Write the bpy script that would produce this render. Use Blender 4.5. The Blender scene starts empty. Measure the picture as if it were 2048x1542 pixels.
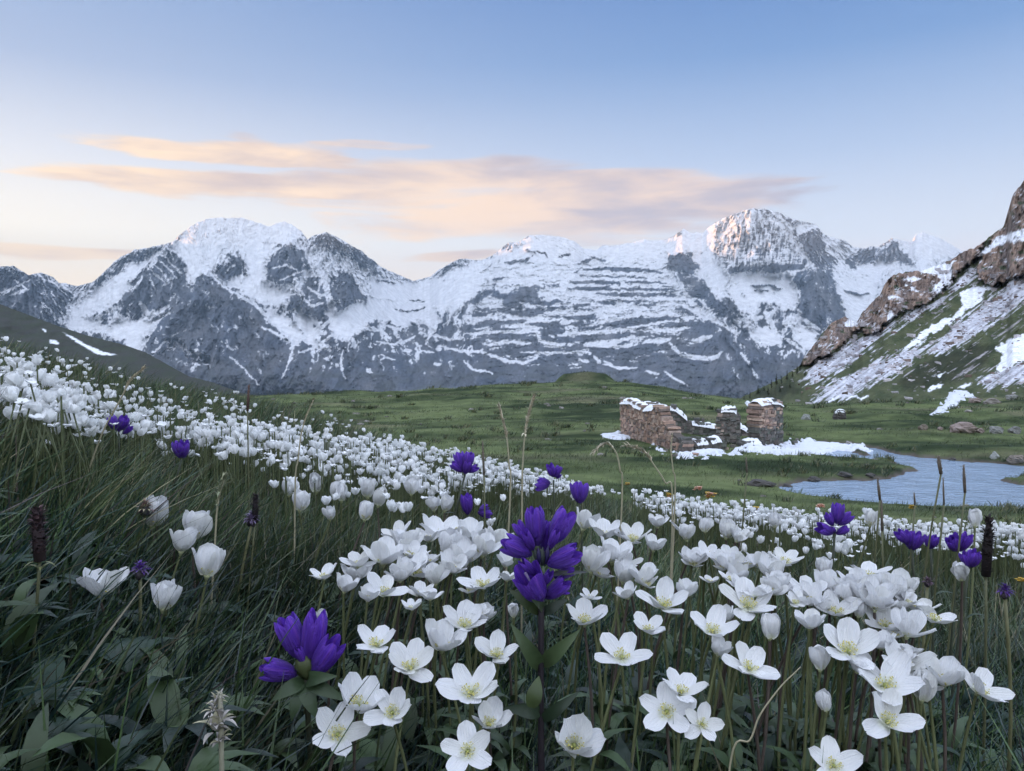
HAZE = True
import bpy, math, random
import numpy as np
from mathutils import Vector, Matrix, Euler

R = math.radians
rnd = random.Random(7)
rng = np.random.default_rng(11)
scene = bpy.context.scene
COL = scene.collection

# ------------------------------------------------------------------ camera
F, CX, CY, VH = 1600.0, 1024.0, 771.0, 720.0
PITCH = math.atan((CY - VH) / F)
cp, sp = math.cos(PITCH), math.sin(PITCH)
cam_d = bpy.data.cameras.new("camera")
cam = bpy.data.objects.new("camera", cam_d)
COL.objects.link(cam)
cam.rotation_euler = (math.pi / 2 - PITCH, 0, 0)
cam_d.sensor_width = 36.0
cam_d.lens = 36.0 * F / 2048.0
cam_d.clip_start = 0.02
cam_d.clip_end = 60000
scene.camera = cam


def unproj(u, v, Y):
    u = np.asarray(u, float); v = np.asarray(v, float)
    dx = (u - CX) / F; dy = (CY - v) / F
    y = cp + dy * sp; z = -sp + dy * cp
    return dx / y * Y, Y + 0 * dx, z / y * Y


def at(u, v, Y):
    return Vector([float(a) for a in unproj(u, v, Y)])


# ------------------------------------------------------------------ numpy noise
def _hash(ix, iy, s):
    h = (ix.astype(np.int64) * 374761393 + iy.astype(np.int64) * 668265263 + s * 1274126177) & 0xFFFFFFFF
    h = ((h ^ (h >> 13)) * 1274126177) & 0xFFFFFFFF
    h = (h ^ (h >> 16))
    return h


def pn(x, y, s=0):
    x = np.asarray(x, float); y = np.asarray(y, float)
    x, y = np.broadcast_arrays(x, y)
    xi = np.floor(x); yi = np.floor(y)
    fx = x - xi; fy = y - yi
    ux = fx * fx * fx * (fx * (fx * 6 - 15) + 10); uy = fy * fy * fy * (fy * (fy * 6 - 15) + 10)
    def g(ax, ay):
        a = _hash(xi + ax, yi + ay, s) * (2 * math.pi / 4294967296.0)
        return np.cos(a) * (fx - ax) + np.sin(a) * (fy - ay)
    n0 = g(0, 0) * (1 - ux) + g(1, 0) * ux
    n1 = g(0, 1) * (1 - ux) + g(1, 1) * ux
    return (n0 * (1 - uy) + n1 * uy) * 1.5


def fbm(x, y, s=0, o=4, gain=0.5):
    t = 0; a = 1.0; n = 0
    for k in range(o):
        t = t + a * pn(x * 2 ** k, y * 2 ** k, s + 17 * k); n += a; a *= gain
    return t / n


def ridged(x, y, s=0, o=4, gain=0.5):
    t = 0; a = 1.0; n = 0
    for k in range(o):
        t = t + a * (1 - 2 * np.abs(pn(x * 2 ** k, y * 2 ** k, s + 31 * k))); n += a; a *= gain
    return t / n


def sst(a, b, x):
    t = np.clip((x - a) / (b - a), 0, 1)
    return t * t * (3 - 2 * t)


def sdf(poly, x, y):
    """signed distance to a polygon, positive inside"""
    P = np.asarray(poly, float)
    d = np.full(x.shape, 1e18); ins = np.zeros(x.shape, bool)
    n = len(P)
    for i in range(n):
        ax, ay = P[i]; bx, by = P[(i + 1) % n]
        ex, ey = bx - ax, by - ay
        wx, wy = x - ax, y - ay
        t = np.clip((wx * ex + wy * ey) / (ex * ex + ey * ey + 1e-12), 0, 1)
        d = np.minimum(d, (wx - ex * t) ** 2 + (wy - ey * t) ** 2)
        c = ((ay <= y) != (by <= y)) & (x < ex * (y - ay) / (ey + 1e-12) + ax)
        ins ^= c
    d = np.sqrt(d)
    return np.where(ins, d, -d)


def psdf(poly, x, y, m=40):
    """sdf with a bounding-box cut: far outside = -m"""
    P = np.asarray(poly, float)
    out = np.full(x.shape, -float(m))
    k = (x > P[:, 0].min() - m) & (x < P[:, 0].max() + m) & (y > P[:, 1].min() - m) & (y < P[:, 1].max() + m)
    if k.any():
        out[k] = np.maximum(sdf(poly, x[k], y[k]), -m)
    return out


# ------------------------------------------------------------------ mesh helpers
def np_mesh(name, V, Fc, mat=None, col=None, smooth=True, parent=None, k=None):
    """V n x 3, Fc m x 4 (or 3) index array"""
    me = bpy.data.meshes.new(name)
    V = np.ascontiguousarray(V, np.float32); Fc = np.ascontiguousarray(Fc, np.int32)
    n = Fc.shape[1]
    me.vertices.add(len(V)); me.vertices.foreach_set("co", V.ravel())
    me.loops.add(Fc.size); me.loops.foreach_set("vertex_index", Fc.ravel())
    me.polygons.add(len(Fc))
    me.polygons.foreach_set("loop_start", np.arange(0, Fc.size, n, dtype=np.int32))
    me.polygons.foreach_set("loop_total", np.full(len(Fc), n, np.int32))
    me.polygons.foreach_set("use_smooth", np.full(len(Fc), smooth))
    me.update(calc_edges=True)
    if col is not None:
        c = np.ones((len(V), 4), np.float32); c[:, :col.shape[1]] = col
        at_ = me.attributes.new("tint", "FLOAT_COLOR", "POINT"); at_.data.foreach_set("color", c.ravel())
    if mat is not None:
        for m_ in (mat if isinstance(mat, (list, tuple)) else [mat]):
            me.materials.append(m_)
    o = bpy.data.objects.new(name, me); COL.objects.link(o)
    if parent is not None: o.parent = parent
    if k: o["kind"] = k
    return o


def grid_faces(nr, nc):
    i = np.arange((nr - 1) * (nc - 1)); r = i // (nc - 1); c = i % (nc - 1)
    a = r * nc + c
    return np.stack([a, a + 1, a + nc + 1, a + nc], 1)


class MB:
    """collects vertices, faces and material slots of one mesh"""
    def __init__(s): s.v = []; s.f = []; s.m = []; s.c = []
    def add(s, vs, fs, m=0, c=None):
        b = len(s.v); s.v += [tuple(v) for v in vs]; s.f += [tuple(b + i for i in f) for f in fs]; s.m += [m] * len(fs)
        s.c += [c or (1, 1, 1)] * len(vs)
    def tube(s, pts, rad, n=6, m=0, c=None):
        pts = [Vector(p) for p in pts]; vs = []; fs = []
        rad = rad if isinstance(rad, (list, tuple)) else [rad] * len(pts)
        for i, p in enumerate(pts):
            d = (pts[min(i + 1, len(pts) - 1)] - pts[max(i - 1, 0)]).normalized()
            a = d.cross(Vector((0.31, 0.9, 0.3)))
            if a.length < 1e-4: a = d.cross(Vector((1, 0, 0)))
            a.normalize(); b = d.cross(a)
            for k in range(n):
                t = 2 * math.pi * k / n
                vs.append(p + (a * math.cos(t) + b * math.sin(t)) * rad[i])
        for i in range(len(pts) - 1):
            for k in range(n):
                fs.append((i * n + k, i * n + (k + 1) % n, (i + 1) * n + (k + 1) % n, (i + 1) * n + k))
        fs.append(tuple(range(n))[::-1]); fs.append(tuple((len(pts) - 1) * n + k for k in range(n)))
        s.add(vs, fs, m, c)
    def blob(s, c, r, seed=0, amp=0.25, nu=8, nv=5, m=0, col=None, freq=1.5):
        vs = []; fs = []; c = Vector(c); r = Vector(r) if not isinstance(r, (int, float)) else Vector((r, r, r))
        q = random.Random(seed); ph = [q.uniform(0, 9) for _ in range(6)]
        def disp(d):
            return 1 + amp * (math.sin(d.x * freq * 2 + ph[0]) * math.cos(d.y * freq * 2.3 + ph[1]) + 0.6 * math.sin(d.z * freq * 3 + ph[2] + d.x * 3 * freq) + 0.5 * math.sin(d.y * freq * 5 + ph[3] + 4 * d.z))
        vs.append(c + Vector((0, 0, r.z)) * disp(Vector((0, 0, 1))))
        for j in range(1, nv):
            a = math.pi * j / nv
            for k in range(nu):
                t = 2 * math.pi * k / nu + j * 0.3
                d = Vector((math.sin(a) * math.cos(t), math.sin(a) * math.sin(t), math.cos(a)))
                vs.append(c + Vector((d.x * r.x, d.y * r.y, d.z * r.z)) * disp(d))
        vs.append(c - Vector((0, 0, r.z)) * disp(Vector((0, 0, -1))))
        for k in range(nu): fs.append((0, 1 + k, 1 + (k + 1) % nu))
        for j in range(nv - 2):
            for k in range(nu):
                a = 1 + j * nu
                fs.append((a + k, a + nu + k, a + nu + (k + 1) % nu, a + (k + 1) % nu))
        L = len(vs) - 1; a = 1 + (nv - 2) * nu
        for k in range(nu): fs.append((L, a + (k + 1) % nu, a + k))
        s.add(vs, fs, m, col)
    def mesh(s, name, mats, smooth=True):
        me = bpy.data.meshes.new(name); me.from_pydata(s.v, [], s.f)
        for m in (mats if isinstance(mats, (list, tuple)) else [mats]): me.materials.append(m)
        me.polygons.foreach_set("material_index", s.m)
        me.polygons.foreach_set("use_smooth", [smooth] * len(s.f))
        a = me.attributes.new("tint", "FLOAT_COLOR", "POINT")
        a.data.foreach_set("color", np.array([(*c, 1) for c in s.c], np.float32).ravel())
        me.update()
        return me
    def build(s, name, mats, parent=None, smooth=True):
        return link(name, s.mesh(name, mats, smooth), parent)


def link(name, me, parent=None):
    o = bpy.data.objects.new(name, me); COL.objects.link(o)
    if parent is not None: o.parent = parent
    return o


def tag(o, label=None, cat=None, group=None, kind=None):
    if label: o["label"] = label
    if cat: o["category"] = cat
    if group: o["group"] = group
    if kind: o["kind"] = kind
    return o


def empty(name, loc, label, cat, group=None):
    o = bpy.data.objects.new(name, None); COL.objects.link(o)
    o.location = loc; o.empty_display_size = 0.02
    return tag(o, label, cat, group)


# ------------------------------------------------------------------ materials
def nt(name):
    m = bpy.data.materials.new(name); m.use_nodes = True
    t = m.node_tree; b = t.nodes["Principled BSDF"]
    return m, t, b


def N(t, ty, **kw):
    n = t.nodes.new(ty)
    for k, v in kw.items():
        if k in n.inputs.keys(): n.inputs[k].default_value = v
        else: setattr(n, k, v)
    return n


def mix(t, fac, a, b, mode="MIX"):
    n = t.nodes.new("ShaderNodeMix"); n.data_type = "RGBA"; n.blend_type = mode
    for i, v in ((0, fac), (6, a), (7, b)):
        if hasattr(v, "links") or hasattr(v, "is_linked"): t.links.new(v, n.inputs[i])
        else: n.inputs[i].default_value = v if i == 0 or len(v) == 4 else (*v, 1)
    return n.outputs[2]


def math_(t, op, a, b=0.0, c=0.0):
    n = t.nodes.new("ShaderNodeMath"); n.operation = op
    for i, v in enumerate((a, b, c)):
        if hasattr(v, "is_linked"): t.links.new(v, n.inputs[i])
        else: n.inputs[i].default_value = v
    return n.outputs[0]


def ramp(t, x, lo, hi, a=0.0, b=1.0, smooth=True):
    n = t.nodes.new("ShaderNodeMapRange"); n.interpolation_type = "SMOOTHSTEP" if smooth else "LINEAR"
    t.links.new(x, n.inputs[0])
    for i, v in ((1, lo), (2, hi), (3, a), (4, b)): n.inputs[i].default_value = v
    return n.outputs[0]


def noise(t, scale, detail=4, rough=0.55, coord="Object", vec=None, sx=(1, 1, 1), dist=0.0):
    if vec is None:
        c = t.nodes.new("ShaderNodeTexCoord"); vec = c.outputs[coord]
    mp = t.nodes.new("ShaderNodeMapping"); mp.inputs["Scale"].default_value = sx
    t.links.new(vec, mp.inputs[0])
    n = N(t, "ShaderNodeTexNoise", Scale=scale, Detail=detail, Roughness=rough, Distortion=dist)
    t.links.new(mp.outputs[0], n.inputs["Vector"])
    return n.outputs[0]


def bump(t, b, h, strength=0.4, dist=0.02):
    n = N(t, "ShaderNodeBump", Strength=strength, Distance=dist)
    t.links.new(h, n.inputs["Height"]); t.links.new(n.outputs[0], b.inputs["Normal"])


def tint_mat(name, rough=0.8, var=0.25, nscale=20.0, bumps=0.0, bdist=0.01, spec=0.3, trans=0.0):
    """colour from the mesh's own tint attribute, broken up by fine noise"""
    m, t, b = nt(name)
    a = N(t, "ShaderNodeAttribute", attribute_name="tint")
    n = noise(t, nscale, 5, 0.6)
    g = ramp(t, n, 0.25, 0.75, 1 - var, 1 + var, False)
    c = mix(t, 1.0, a.outputs["Color"], (1, 1, 1), "MULTIPLY")
    cm = t.nodes.new("ShaderNodeVectorMath"); cm.operation = "SCALE"
    t.links.new(c, cm.inputs[0]); t.links.new(g, cm.inputs["Scale"])
    t.links.new(cm.outputs[0], b.inputs["Base Color"])
    b.inputs["Roughness"].default_value = rough
    b.inputs["Specular IOR Level"].default_value = spec
    if bumps: bump(t, b, n, bumps, bdist)
    if trans:
        out = t.nodes["Material Output"]
        tr = t.nodes.new("ShaderNodeBsdfTranslucent"); t.links.new(cm.outputs[0], tr.inputs["Color"])
        ms = t.nodes.new("ShaderNodeMixShader"); ms.inputs[0].default_value = trans
        t.links.new(b.outputs[0], ms.inputs[1]); t.links.new(tr.outputs[0], ms.inputs[2])
        t.links.new(ms.outputs[0], out.inputs["Surface"])
    return m
# ------------------------------------------------------------------ sky, sun
SUN_EL, SUN_AZ = R(3.0), R(-86.0)          # azimuth from +Y, negative = to the left
sun_dir = Vector((math.sin(SUN_AZ) * math.cos(SUN_EL), math.cos(SUN_AZ) * math.cos(SUN_EL), math.sin(SUN_EL)))
sl = bpy.data.lights.new("sun", "SUN"); sl.energy = 5.0; sl.angle = R(0.5); sl.color = (1.0, 0.50, 0.20)
so = bpy.data.objects.new("sun", sl); COL.objects.link(so)
so.rotation_euler = sun_dir.to_track_quat("Z", "Y").to_euler()

w = bpy.data.worlds.new("World"); scene.world = w; w.use_nodes = True
t = w.node_tree; bg = t.nodes["Background"]
sky = N(t, "ShaderNodeTexSky", sky_type="NISHITA", sun_disc=False)
sky.sun_elevation = SUN_EL; sky.sun_rotation = SUN_AZ; sky.altitude = 1900; sky.air_density = 1.0; sky.dust_density = 1.2; sky.ozone_density = 1.6
tc = t.nodes.new("ShaderNodeTexCoord")
sx = t.nodes.new("ShaderNodeSeparateXYZ"); t.links.new(tc.outputs["Generated"], sx.inputs[0])
az = math_(t, "ARCTAN2", sx.outputs[0], sx.outputs[1])          # direction on the compass, radians
el = math_(t, "ARCSINE", sx.outputs[2])
# twilight layers: the Nishita sky, brightened and warmed towards the set sun as in the photograph
SKYK = 0.15
base = mix(t, 1.0, sky.outputs[0], (0.62, 0.92, 1.0), "MULTIPLY")
bsc = t.nodes.new("ShaderNodeVectorMath"); bsc.operation = "SCALE"; t.links.new(base, bsc.inputs[0]); bsc.inputs["Scale"].default_value = 1.0
# pale evening veil, layered by height above the horizon and by distance from the sun
def cramp(x, stops):
    n = t.nodes.new("ShaderNodeValToRGB"); e = n.color_ramp.elements
    while len(e) > 1: e.remove(e[-1])
    e[0].position = stops[0][0]; e[0].color = (*stops[0][1], 1)
    for p, c in stops[1:]:
        k = e.new(p); k.color = (*c, 1)
    t.links.new(x, n.inputs[0]); return n.outputs[0]
def s2l(*c): return tuple((x / 255 / 12.92) if x / 255 < 0.04045 else ((x / 255 + 0.055) / 1.055) ** 2.4 for x in c)
elx = ramp(t, el, -0.05, 0.75, 0, 1, False)       # 0.0625 = horizon
def sc_(k, c): return tuple(k * x for x in c)
left = cramp(elx, [(0.0, sc_(1.4, s2l(255, 216, 164))), (0.14, sc_(1.38, s2l(255, 229, 188))), (0.24, sc_(1.20, s2l(250, 243, 226))), (0.34, sc_(1.06, s2l(224, 229, 237))), (0.46, s2l(164, 186, 220)), (0.64, s2l(114, 154, 206)), (1.0, s2l(98, 144, 212))])
right = cramp(elx, [(0.0, sc_(1.3, s2l(240, 214, 204))), (0.17, sc_(1.3, s2l(232, 218, 216))), (0.24, sc_(1.2, s2l(210, 220, 234))), (0.36, s2l(176, 200, 234)), (0.50, s2l(106, 152, 208)), (0.64, s2l(62, 120, 190)), (1.0, s2l(64, 118, 196))])
azf = ramp(t, math_(t, "ABSOLUTE", math_(t, "SUBTRACT", az, R(-60))), R(18), R(82), 1, 0, True)
veil = mix(t, azf, right, left)
CLOUDS = True
def wnoise(su, sv, scale, detail, rough, off=0.0, dist=0.0):
    cv = t.nodes.new("ShaderNodeCombineXYZ")
    t.links.new(math_(t, "MULTIPLY", az, su), cv.inputs[0]); t.links.new(math_(t, "MULTIPLY", el, sv), cv.inputs[1]); cv.inputs[2].default_value = off
    n = N(t, "ShaderNodeTexNoise", Scale=scale, Detail=detail, Roughness=rough, Distortion=dist); t.links.new(cv.outputs[0], n.inputs["Vector"])
    return n.outputs[0]
def A(u): return math.atan((u - CX) / F)
def E(v): return math.atan((VH - v) / F)
warp = wnoise(2.2, 9, 2.0, 3, 0.5, 3.1)
def lens(u, v, du, dv, tilt=0.0, wa=0.028, soft=1.0):
    """soft elliptical patch of cloud round the direction of (u, v)"""
    a = math_(t, "SUBTRACT", az, A(u)); e = math_(t, "SUBTRACT", el, E(v + 24))
    e = math_(t, "ADD", e, math_(t, "MULTIPLY", a, tilt))
    e = math_(t, "ADD", e, math_(t, "MULTIPLY", math_(t, "SUBTRACT", warp, 0.5), wa * 2))
    a = math_(t, "ADD", a, math_(t, "MULTIPLY", math_(t, "SUBTRACT", fine, 0.5), 0.30))
    x = math_(t, "DIVIDE", a, du / F); y = math_(t, "DIVIDE", e, dv / F)
    d = math_(t, "ADD", math_(t, "MULTIPLY", x, x), math_(t, "MULTIPLY", y, y))
    return ramp(t, d, 1.0, 0.0, 0, soft, True)
fine = wnoise(3.0, 16, 2.2, 7, 0.6, 8.0, 0.4)
strk = wnoise(2.0, 26, 1.6, 6, 0.62, 20.0, 0.6)
def vmax(*a):
    o = a[0]
    for b in a[1:]: o = math_(t, "MAXIMUM", o, b)
    return o
mass = vmax(lens(420, 304, 350, 30, 0.02), lens(430, 374, 370, 38, -0.02), lens(800, 352, 470, 60, -0.06),
            lens(1180, 370, 520, 66, -0.02), lens(1330, 392, 330, 44, 0.0), lens(640, 290, 260, 18, -0.1, 0.03, 0.6),
            lens(960, 418, 380, 44, -0.05, 0.03, 0.9), lens(1180, 442, 300, 40, 0.0, 0.03, 0.8), lens(60, 512, 200, 18, 0.0, 0.004, 1.0),
            lens(900, 490, 160, 14, -0.05, 0.01, 0.7), lens(790, 438, 60, 10, 0, 0.01, 0.6))
dens = math_(t, "ADD", mass, math_(t, "MULTIPLY", math_(t, "SUBTRACT", strk, 0.5), 1.9))
dens = math_(t, "MULTIPLY", ramp(t, dens, 0.08, 0.85, 0, 0.92, True), ramp(t, mass, 0.0, 0.3, 0, 1, True))
peach = mix(t, azf, sc_(1.12, s2l(250, 216, 190)), sc_(1.25, s2l(255, 222, 178)))
mauve = mix(t, azf, s2l(184, 178, 194), s2l(212, 186, 176))
low = math_(t, "ADD", math_(t, "MULTIPLY", math_(t, "SUBTRACT", E(355), el), 5.5), math_(t, "MULTIPLY", math_(t, "SUBTRACT", warp, 0.5), 4.6))
low = math_(t, "ADD", low, math_(t, "MULTIPLY", math_(t, "SUBTRACT", fine, 0.5), 4.2))
low = math_(t, "ADD", low, math_(t, "MULTIPLY", math_(t, "SUBTRACT", A(880), az), 0.9))
cc = mix(t, ramp(t, low, -1.1, 1.1, 0, 1, True), mauve, peach)
skyc = mix(t, dens, veil, cc)
# behind the camera and outside the frame the physical sky is mixed in beneath the added fill
ff = ramp(t, math_(t, "ABSOLUTE", az), R(60), R(110), 0, 1, True)
nis = t.nodes.new("ShaderNodeVectorMath"); nis.operation = "SCALE"; t.links.new(bsc.outputs[0], nis.inputs[0]); nis.inputs["Scale"].default_value = SKYK
GAIN = 0.15; BOOST = 2.2
vl = t.nodes.new("ShaderNodeVectorMath"); vl.operation = "SCALE"; t.links.new(skyc, vl.inputs[0]); vl.inputs["Scale"].default_value = 0.565 / GAIN
ns = t.nodes.new("ShaderNodeVectorMath"); ns.operation = "SCALE"; t.links.new(bsc.outputs[0], ns.inputs[0]); ns.inputs["Scale"].default_value = 1.0
tot = mix(t, math_(t, "MULTIPLY", ff, 0.5), vl.outputs[0], ns.outputs[0])
# added fill: sky brightened overhead and behind the viewer to light the land
up = ramp(t, el, 0.46, 1.0, 0, 1, True); bk = math_(t, "MULTIPLY", ramp(t, math_(t, "ABSOLUTE", az), R(70), R(140), 0, 1, True), ramp(t, el, 0.0, 0.3, 0, 1, True))
bo = math_(t, "ADD", 1.0, math_(t, "MULTIPLY", vmax(up, bk), BOOST))
tb = t.nodes.new("ShaderNodeVectorMath"); tb.operation = "SCALE"; t.links.new(tot, tb.inputs[0]); t.links.new(bo, tb.inputs["Scale"]); tot = mix(t, ramp(t, bo, 1.0, 2.2, 0, 0.75, False), tb.outputs[0], (6.5, 6.8, 7.5))
t.links.new(tot, bg.inputs["Color"]); bg.inputs["Strength"].default_value = GAIN

scene.view_settings.view_transform = "Standard"; scene.view_settings.look = "None"
scene.view_settings.exposure = 0.93; scene.view_settings.gamma = 1.0; scene.view_settings.use_curve_mapping = False
cy = scene.cycles
cy.max_bounces = 6; cy.diffuse_bounces = 3; cy.glossy_bounces = 2; cy.transmission_bounces = 3; cy.volume_bounces = 0; cy.transparent_max_bounces = 6
cy.use_denoising = True; cy.use_adaptive_sampling = True; cy.adaptive_threshold = 0.02
cy.caustics_reflective = False; cy.caustics_refractive = False; cy.sample_clamp_indirect = 8
try: cy.denoiser = "OPENIMAGEDENOISE"
except Exception: pass
# ------------------------------------------------------------------ far mountains
m_mtn = tint_mat("alpine_rock_and_snow", rough=0.85, var=0.22, nscale=0.02, bumps=0.35, bdist=18, spec=0.15)
CREST = [(-1500, 600), (-900, 560), (-400, 520), (-100, 545), (0, 533), (27, 531), (55, 550), (82, 545), (106, 554), (116, 564), (154, 572), (186, 564), (205, 547), (232, 520), (270, 499), (290, 497), (345, 484),
 (369, 461), (396, 444), (427, 435), (485, 436), (513, 444), (537, 453), (567, 442), (585, 450), (602, 461), (615, 479), (629, 470), (653, 465), (668, 471), (684, 479), (689, 483), (726, 504), (761, 533), (798, 550),
 (826, 562), (860, 553), (884, 536), (918, 517), (962, 521), (986, 510), (1017, 485), (1034, 485), (1058, 471), (1075, 470), (1119, 473), (1147, 481), (1167, 497), (1195, 500), (1205, 490), (1225, 492),
 (1266, 485), (1287, 478), (1308, 482), (1337, 478), (1367, 458), (1384, 466), (1405, 466), (1422, 450), (1445, 438), (1469, 427), (1502, 417), (1530, 418), (1554, 424), (1581, 436), (1607, 443), (1630, 447), (1638, 455),
 (1645, 468), (1666, 475), (1692, 482), (1710, 496), (1726, 496), (1748, 493), (1755, 494), (1784, 476), (1798, 480), (1824, 483), (1831, 469), (1844, 464), (1875, 474), (1900, 487), (1926, 503), (2048, 545), (2500, 600), (3600, 620)]
DC = [(-1500, 5200), (0, 5200), (150, 5600), (300, 5900), (500, 6200), (700, 6400), (826, 7600), (1000, 7300), (1300, 7400), (1500, 7300), (1700, 7600), (1850, 8000), (2100, 8200), (3600, 8000)]
ROCK = [  # buttresses and faces of bare rock
 ([(410, 547), (455, 571), (495, 602), (533, 646), (574, 690), (600, 700), (640, 740), (700, 790), (250, 790), (284, 707), (308, 656), (335, 619), (362, 581)], 300),
 ([(345, 499), (369, 520), (372, 557), (352, 585), (330, 615), (294, 619), (260, 625), (239, 605), (267, 560), (297, 530)], 120),
 ([(430, 530), (445, 520), (475, 511), (492, 533), (485, 548), (475, 554), (455, 566), (440, 552)], 90),
 ([(537, 523), (567, 492), (608, 502), (619, 533), (600, 550), (581, 564), (560, 574), (530, 554)], 140),
 ([(629, 472), (655, 466), (690, 485), (726, 506), (762, 535), (752, 548), (720, 528), (688, 512), (668, 512), (650, 500), (632, 492), (615, 490)], 60),
 ([(682, 540), (713, 570), (737, 598), (699, 615), (672, 628), (665, 591), (670, 560)], 130),
 ([(627, 550), (655, 591), (661, 628), (634, 639), (600, 625), (580, 600), (600, 574)], 120),
 ([(-400, 540), (0, 536), (60, 553), (110, 575), (140, 600), (120, 640), (60, 640), (-400, 640)], 100),
 ([(186, 568), (232, 524), (290, 500), (330, 492), (300, 512), (260, 530), (225, 560), (200, 575)], 40),
 ([(928, 605), (955, 570), (972, 550), (993, 560), (993, 584), (959, 601)], 80),
 ([(1000, 608), (1007, 587), (1041, 575), (1085, 581), (1058, 598), (1017, 618)], 70),
 ([(1328, 527), (1340, 505), (1379, 505), (1405, 560), (1420, 592), (1450, 604), (1475, 600), (1478, 570), (1462, 548), (1490, 590), (1480, 628), (1445, 625), (1400, 612), (1365, 575), (1350, 550), (1330, 545)], 130),
 ([(1575, 436), (1630, 447), (1645, 470), (1650, 500), (1670, 530), (1640, 540), (1615, 505), (1590, 475)], 90),
 ([(1581, 547), (1633, 538), (1663, 527), (1666, 570), (1689, 609), (1692, 640), (1660, 660), (1619, 644), (1595, 609), (1601, 579)], 180),
 ([(1700, 500), (1755, 497), (1790, 480), (1815, 510), (1835, 530), (1780, 530), (1730, 525), (1700, 545)], 60),
 ([(884, 540), (905, 528), (912, 560), (895, 565)], 30), ([(1034, 487), (1060, 472), (1040, 500), (1018, 510), (1010, 495)], 30),
 ([(1455, 528), (1610, 515), (1614, 534), (1560, 545), (1510, 540), (1465, 552), (1452, 540)], 60),
 ([(1390, 640), (1430, 660), (1480, 690), (1560, 720), (1620, 720), (1620, 800), (1300, 800), (1330, 700)], 120),
 ([(700, 790), (720, 740), (800, 700), (900, 720), (1000, 730), (1100, 745), (1300, 740), (1400, 790), (1400, 820), (700, 820)], 130),
]
SNOW = [
 [(345, 480), (395, 430), (430, 415), (490, 415), (520, 425), (560, 428), (600, 448), (612, 466), (560, 490), (540, 515), (515, 530), (500, 560), (530, 590), (575, 598), (545, 600), (480, 585), (455, 567), (490, 555), (497, 530), (478, 508), (440, 515), (425, 530), (400, 550), (376, 578), (372, 530), (352, 500)],
 [(480, 500), (540, 500), (525, 560), (590, 590), (545, 605), (470, 582), (455, 567), (492, 553), (498, 522)],
 [(740, 555), (826, 566), (884, 550), (930, 530), (1000, 510), (1040, 482), (1064, 455), (1125, 455), (1155, 470), (1200, 488), (1290, 470), (1340, 465), (1400, 452), (1430, 440), (1425, 515), (1385, 505), (1340, 500), (1320, 525), (1180, 522), (1130, 562), (1000, 565), (940, 600), (900, 622), (820, 612), (740, 592)],
 [(1379, 503), (1420, 520), (1450, 560), (1456, 592), (1438, 602), (1415, 575), (1398, 540)],
 [(1466, 552), (1500, 538), (1585, 560), (1598, 600), (1585, 612), (1540, 598), (1512, 610), (1478, 632), (1468, 605)],
 [(1672, 560), (1760, 545), (1745, 600), (1705, 650), (1685, 610)], [(1795, 470), (1826, 470), (1840, 452), (1880, 462), (1930, 500), (1880, 525), (1845, 530), (1818, 510)],
 [(1700, 535), (1760, 520), (1790, 528), (1770, 545), (1705, 548)],
 [(1500, 665), (1530, 655), (1565, 670), (1560, 692), (1530, 685)], [(1590, 655), (1615, 650), (1640, 680), (1620, 700), (1598, 690)],
 [(186, 575), (215, 560), (250, 540), (300, 515), (335, 500), (300, 530), (270, 555), (240, 600), (200, 620), (150, 640), (140, 625), (165, 600)],
 [(225, 640), (300, 640), (335, 622), (300, 660), (280, 690), (265, 700), (250, 680), (215, 665)],
 [(130, 650), (155, 620), (185, 640), (240, 660), (200, 665), (160, 665)],
 [(530, 620), (570, 630), (600, 660), (632, 655), (640, 670), (590, 690), (560, 670)],
 [(600, 600), (625, 640), (640, 700), (618, 690), (590, 640)], [(655, 600), (670, 630), (735, 603), (760, 600), (740, 640), (690, 680), (660, 660)],
 [(332, 690), (355, 675), (375, 700), (392, 702), (420, 718), (418, 734), (395, 722), (380, 715), (355, 690), (330, 705), (305, 715)],
 [(715, 600), (740, 592), (860, 612), (880, 640), (820, 650), (740, 640), (700, 650)],
 [(1610, 440), (1640, 455), (1600, 470), (1585, 455)],
]

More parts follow.
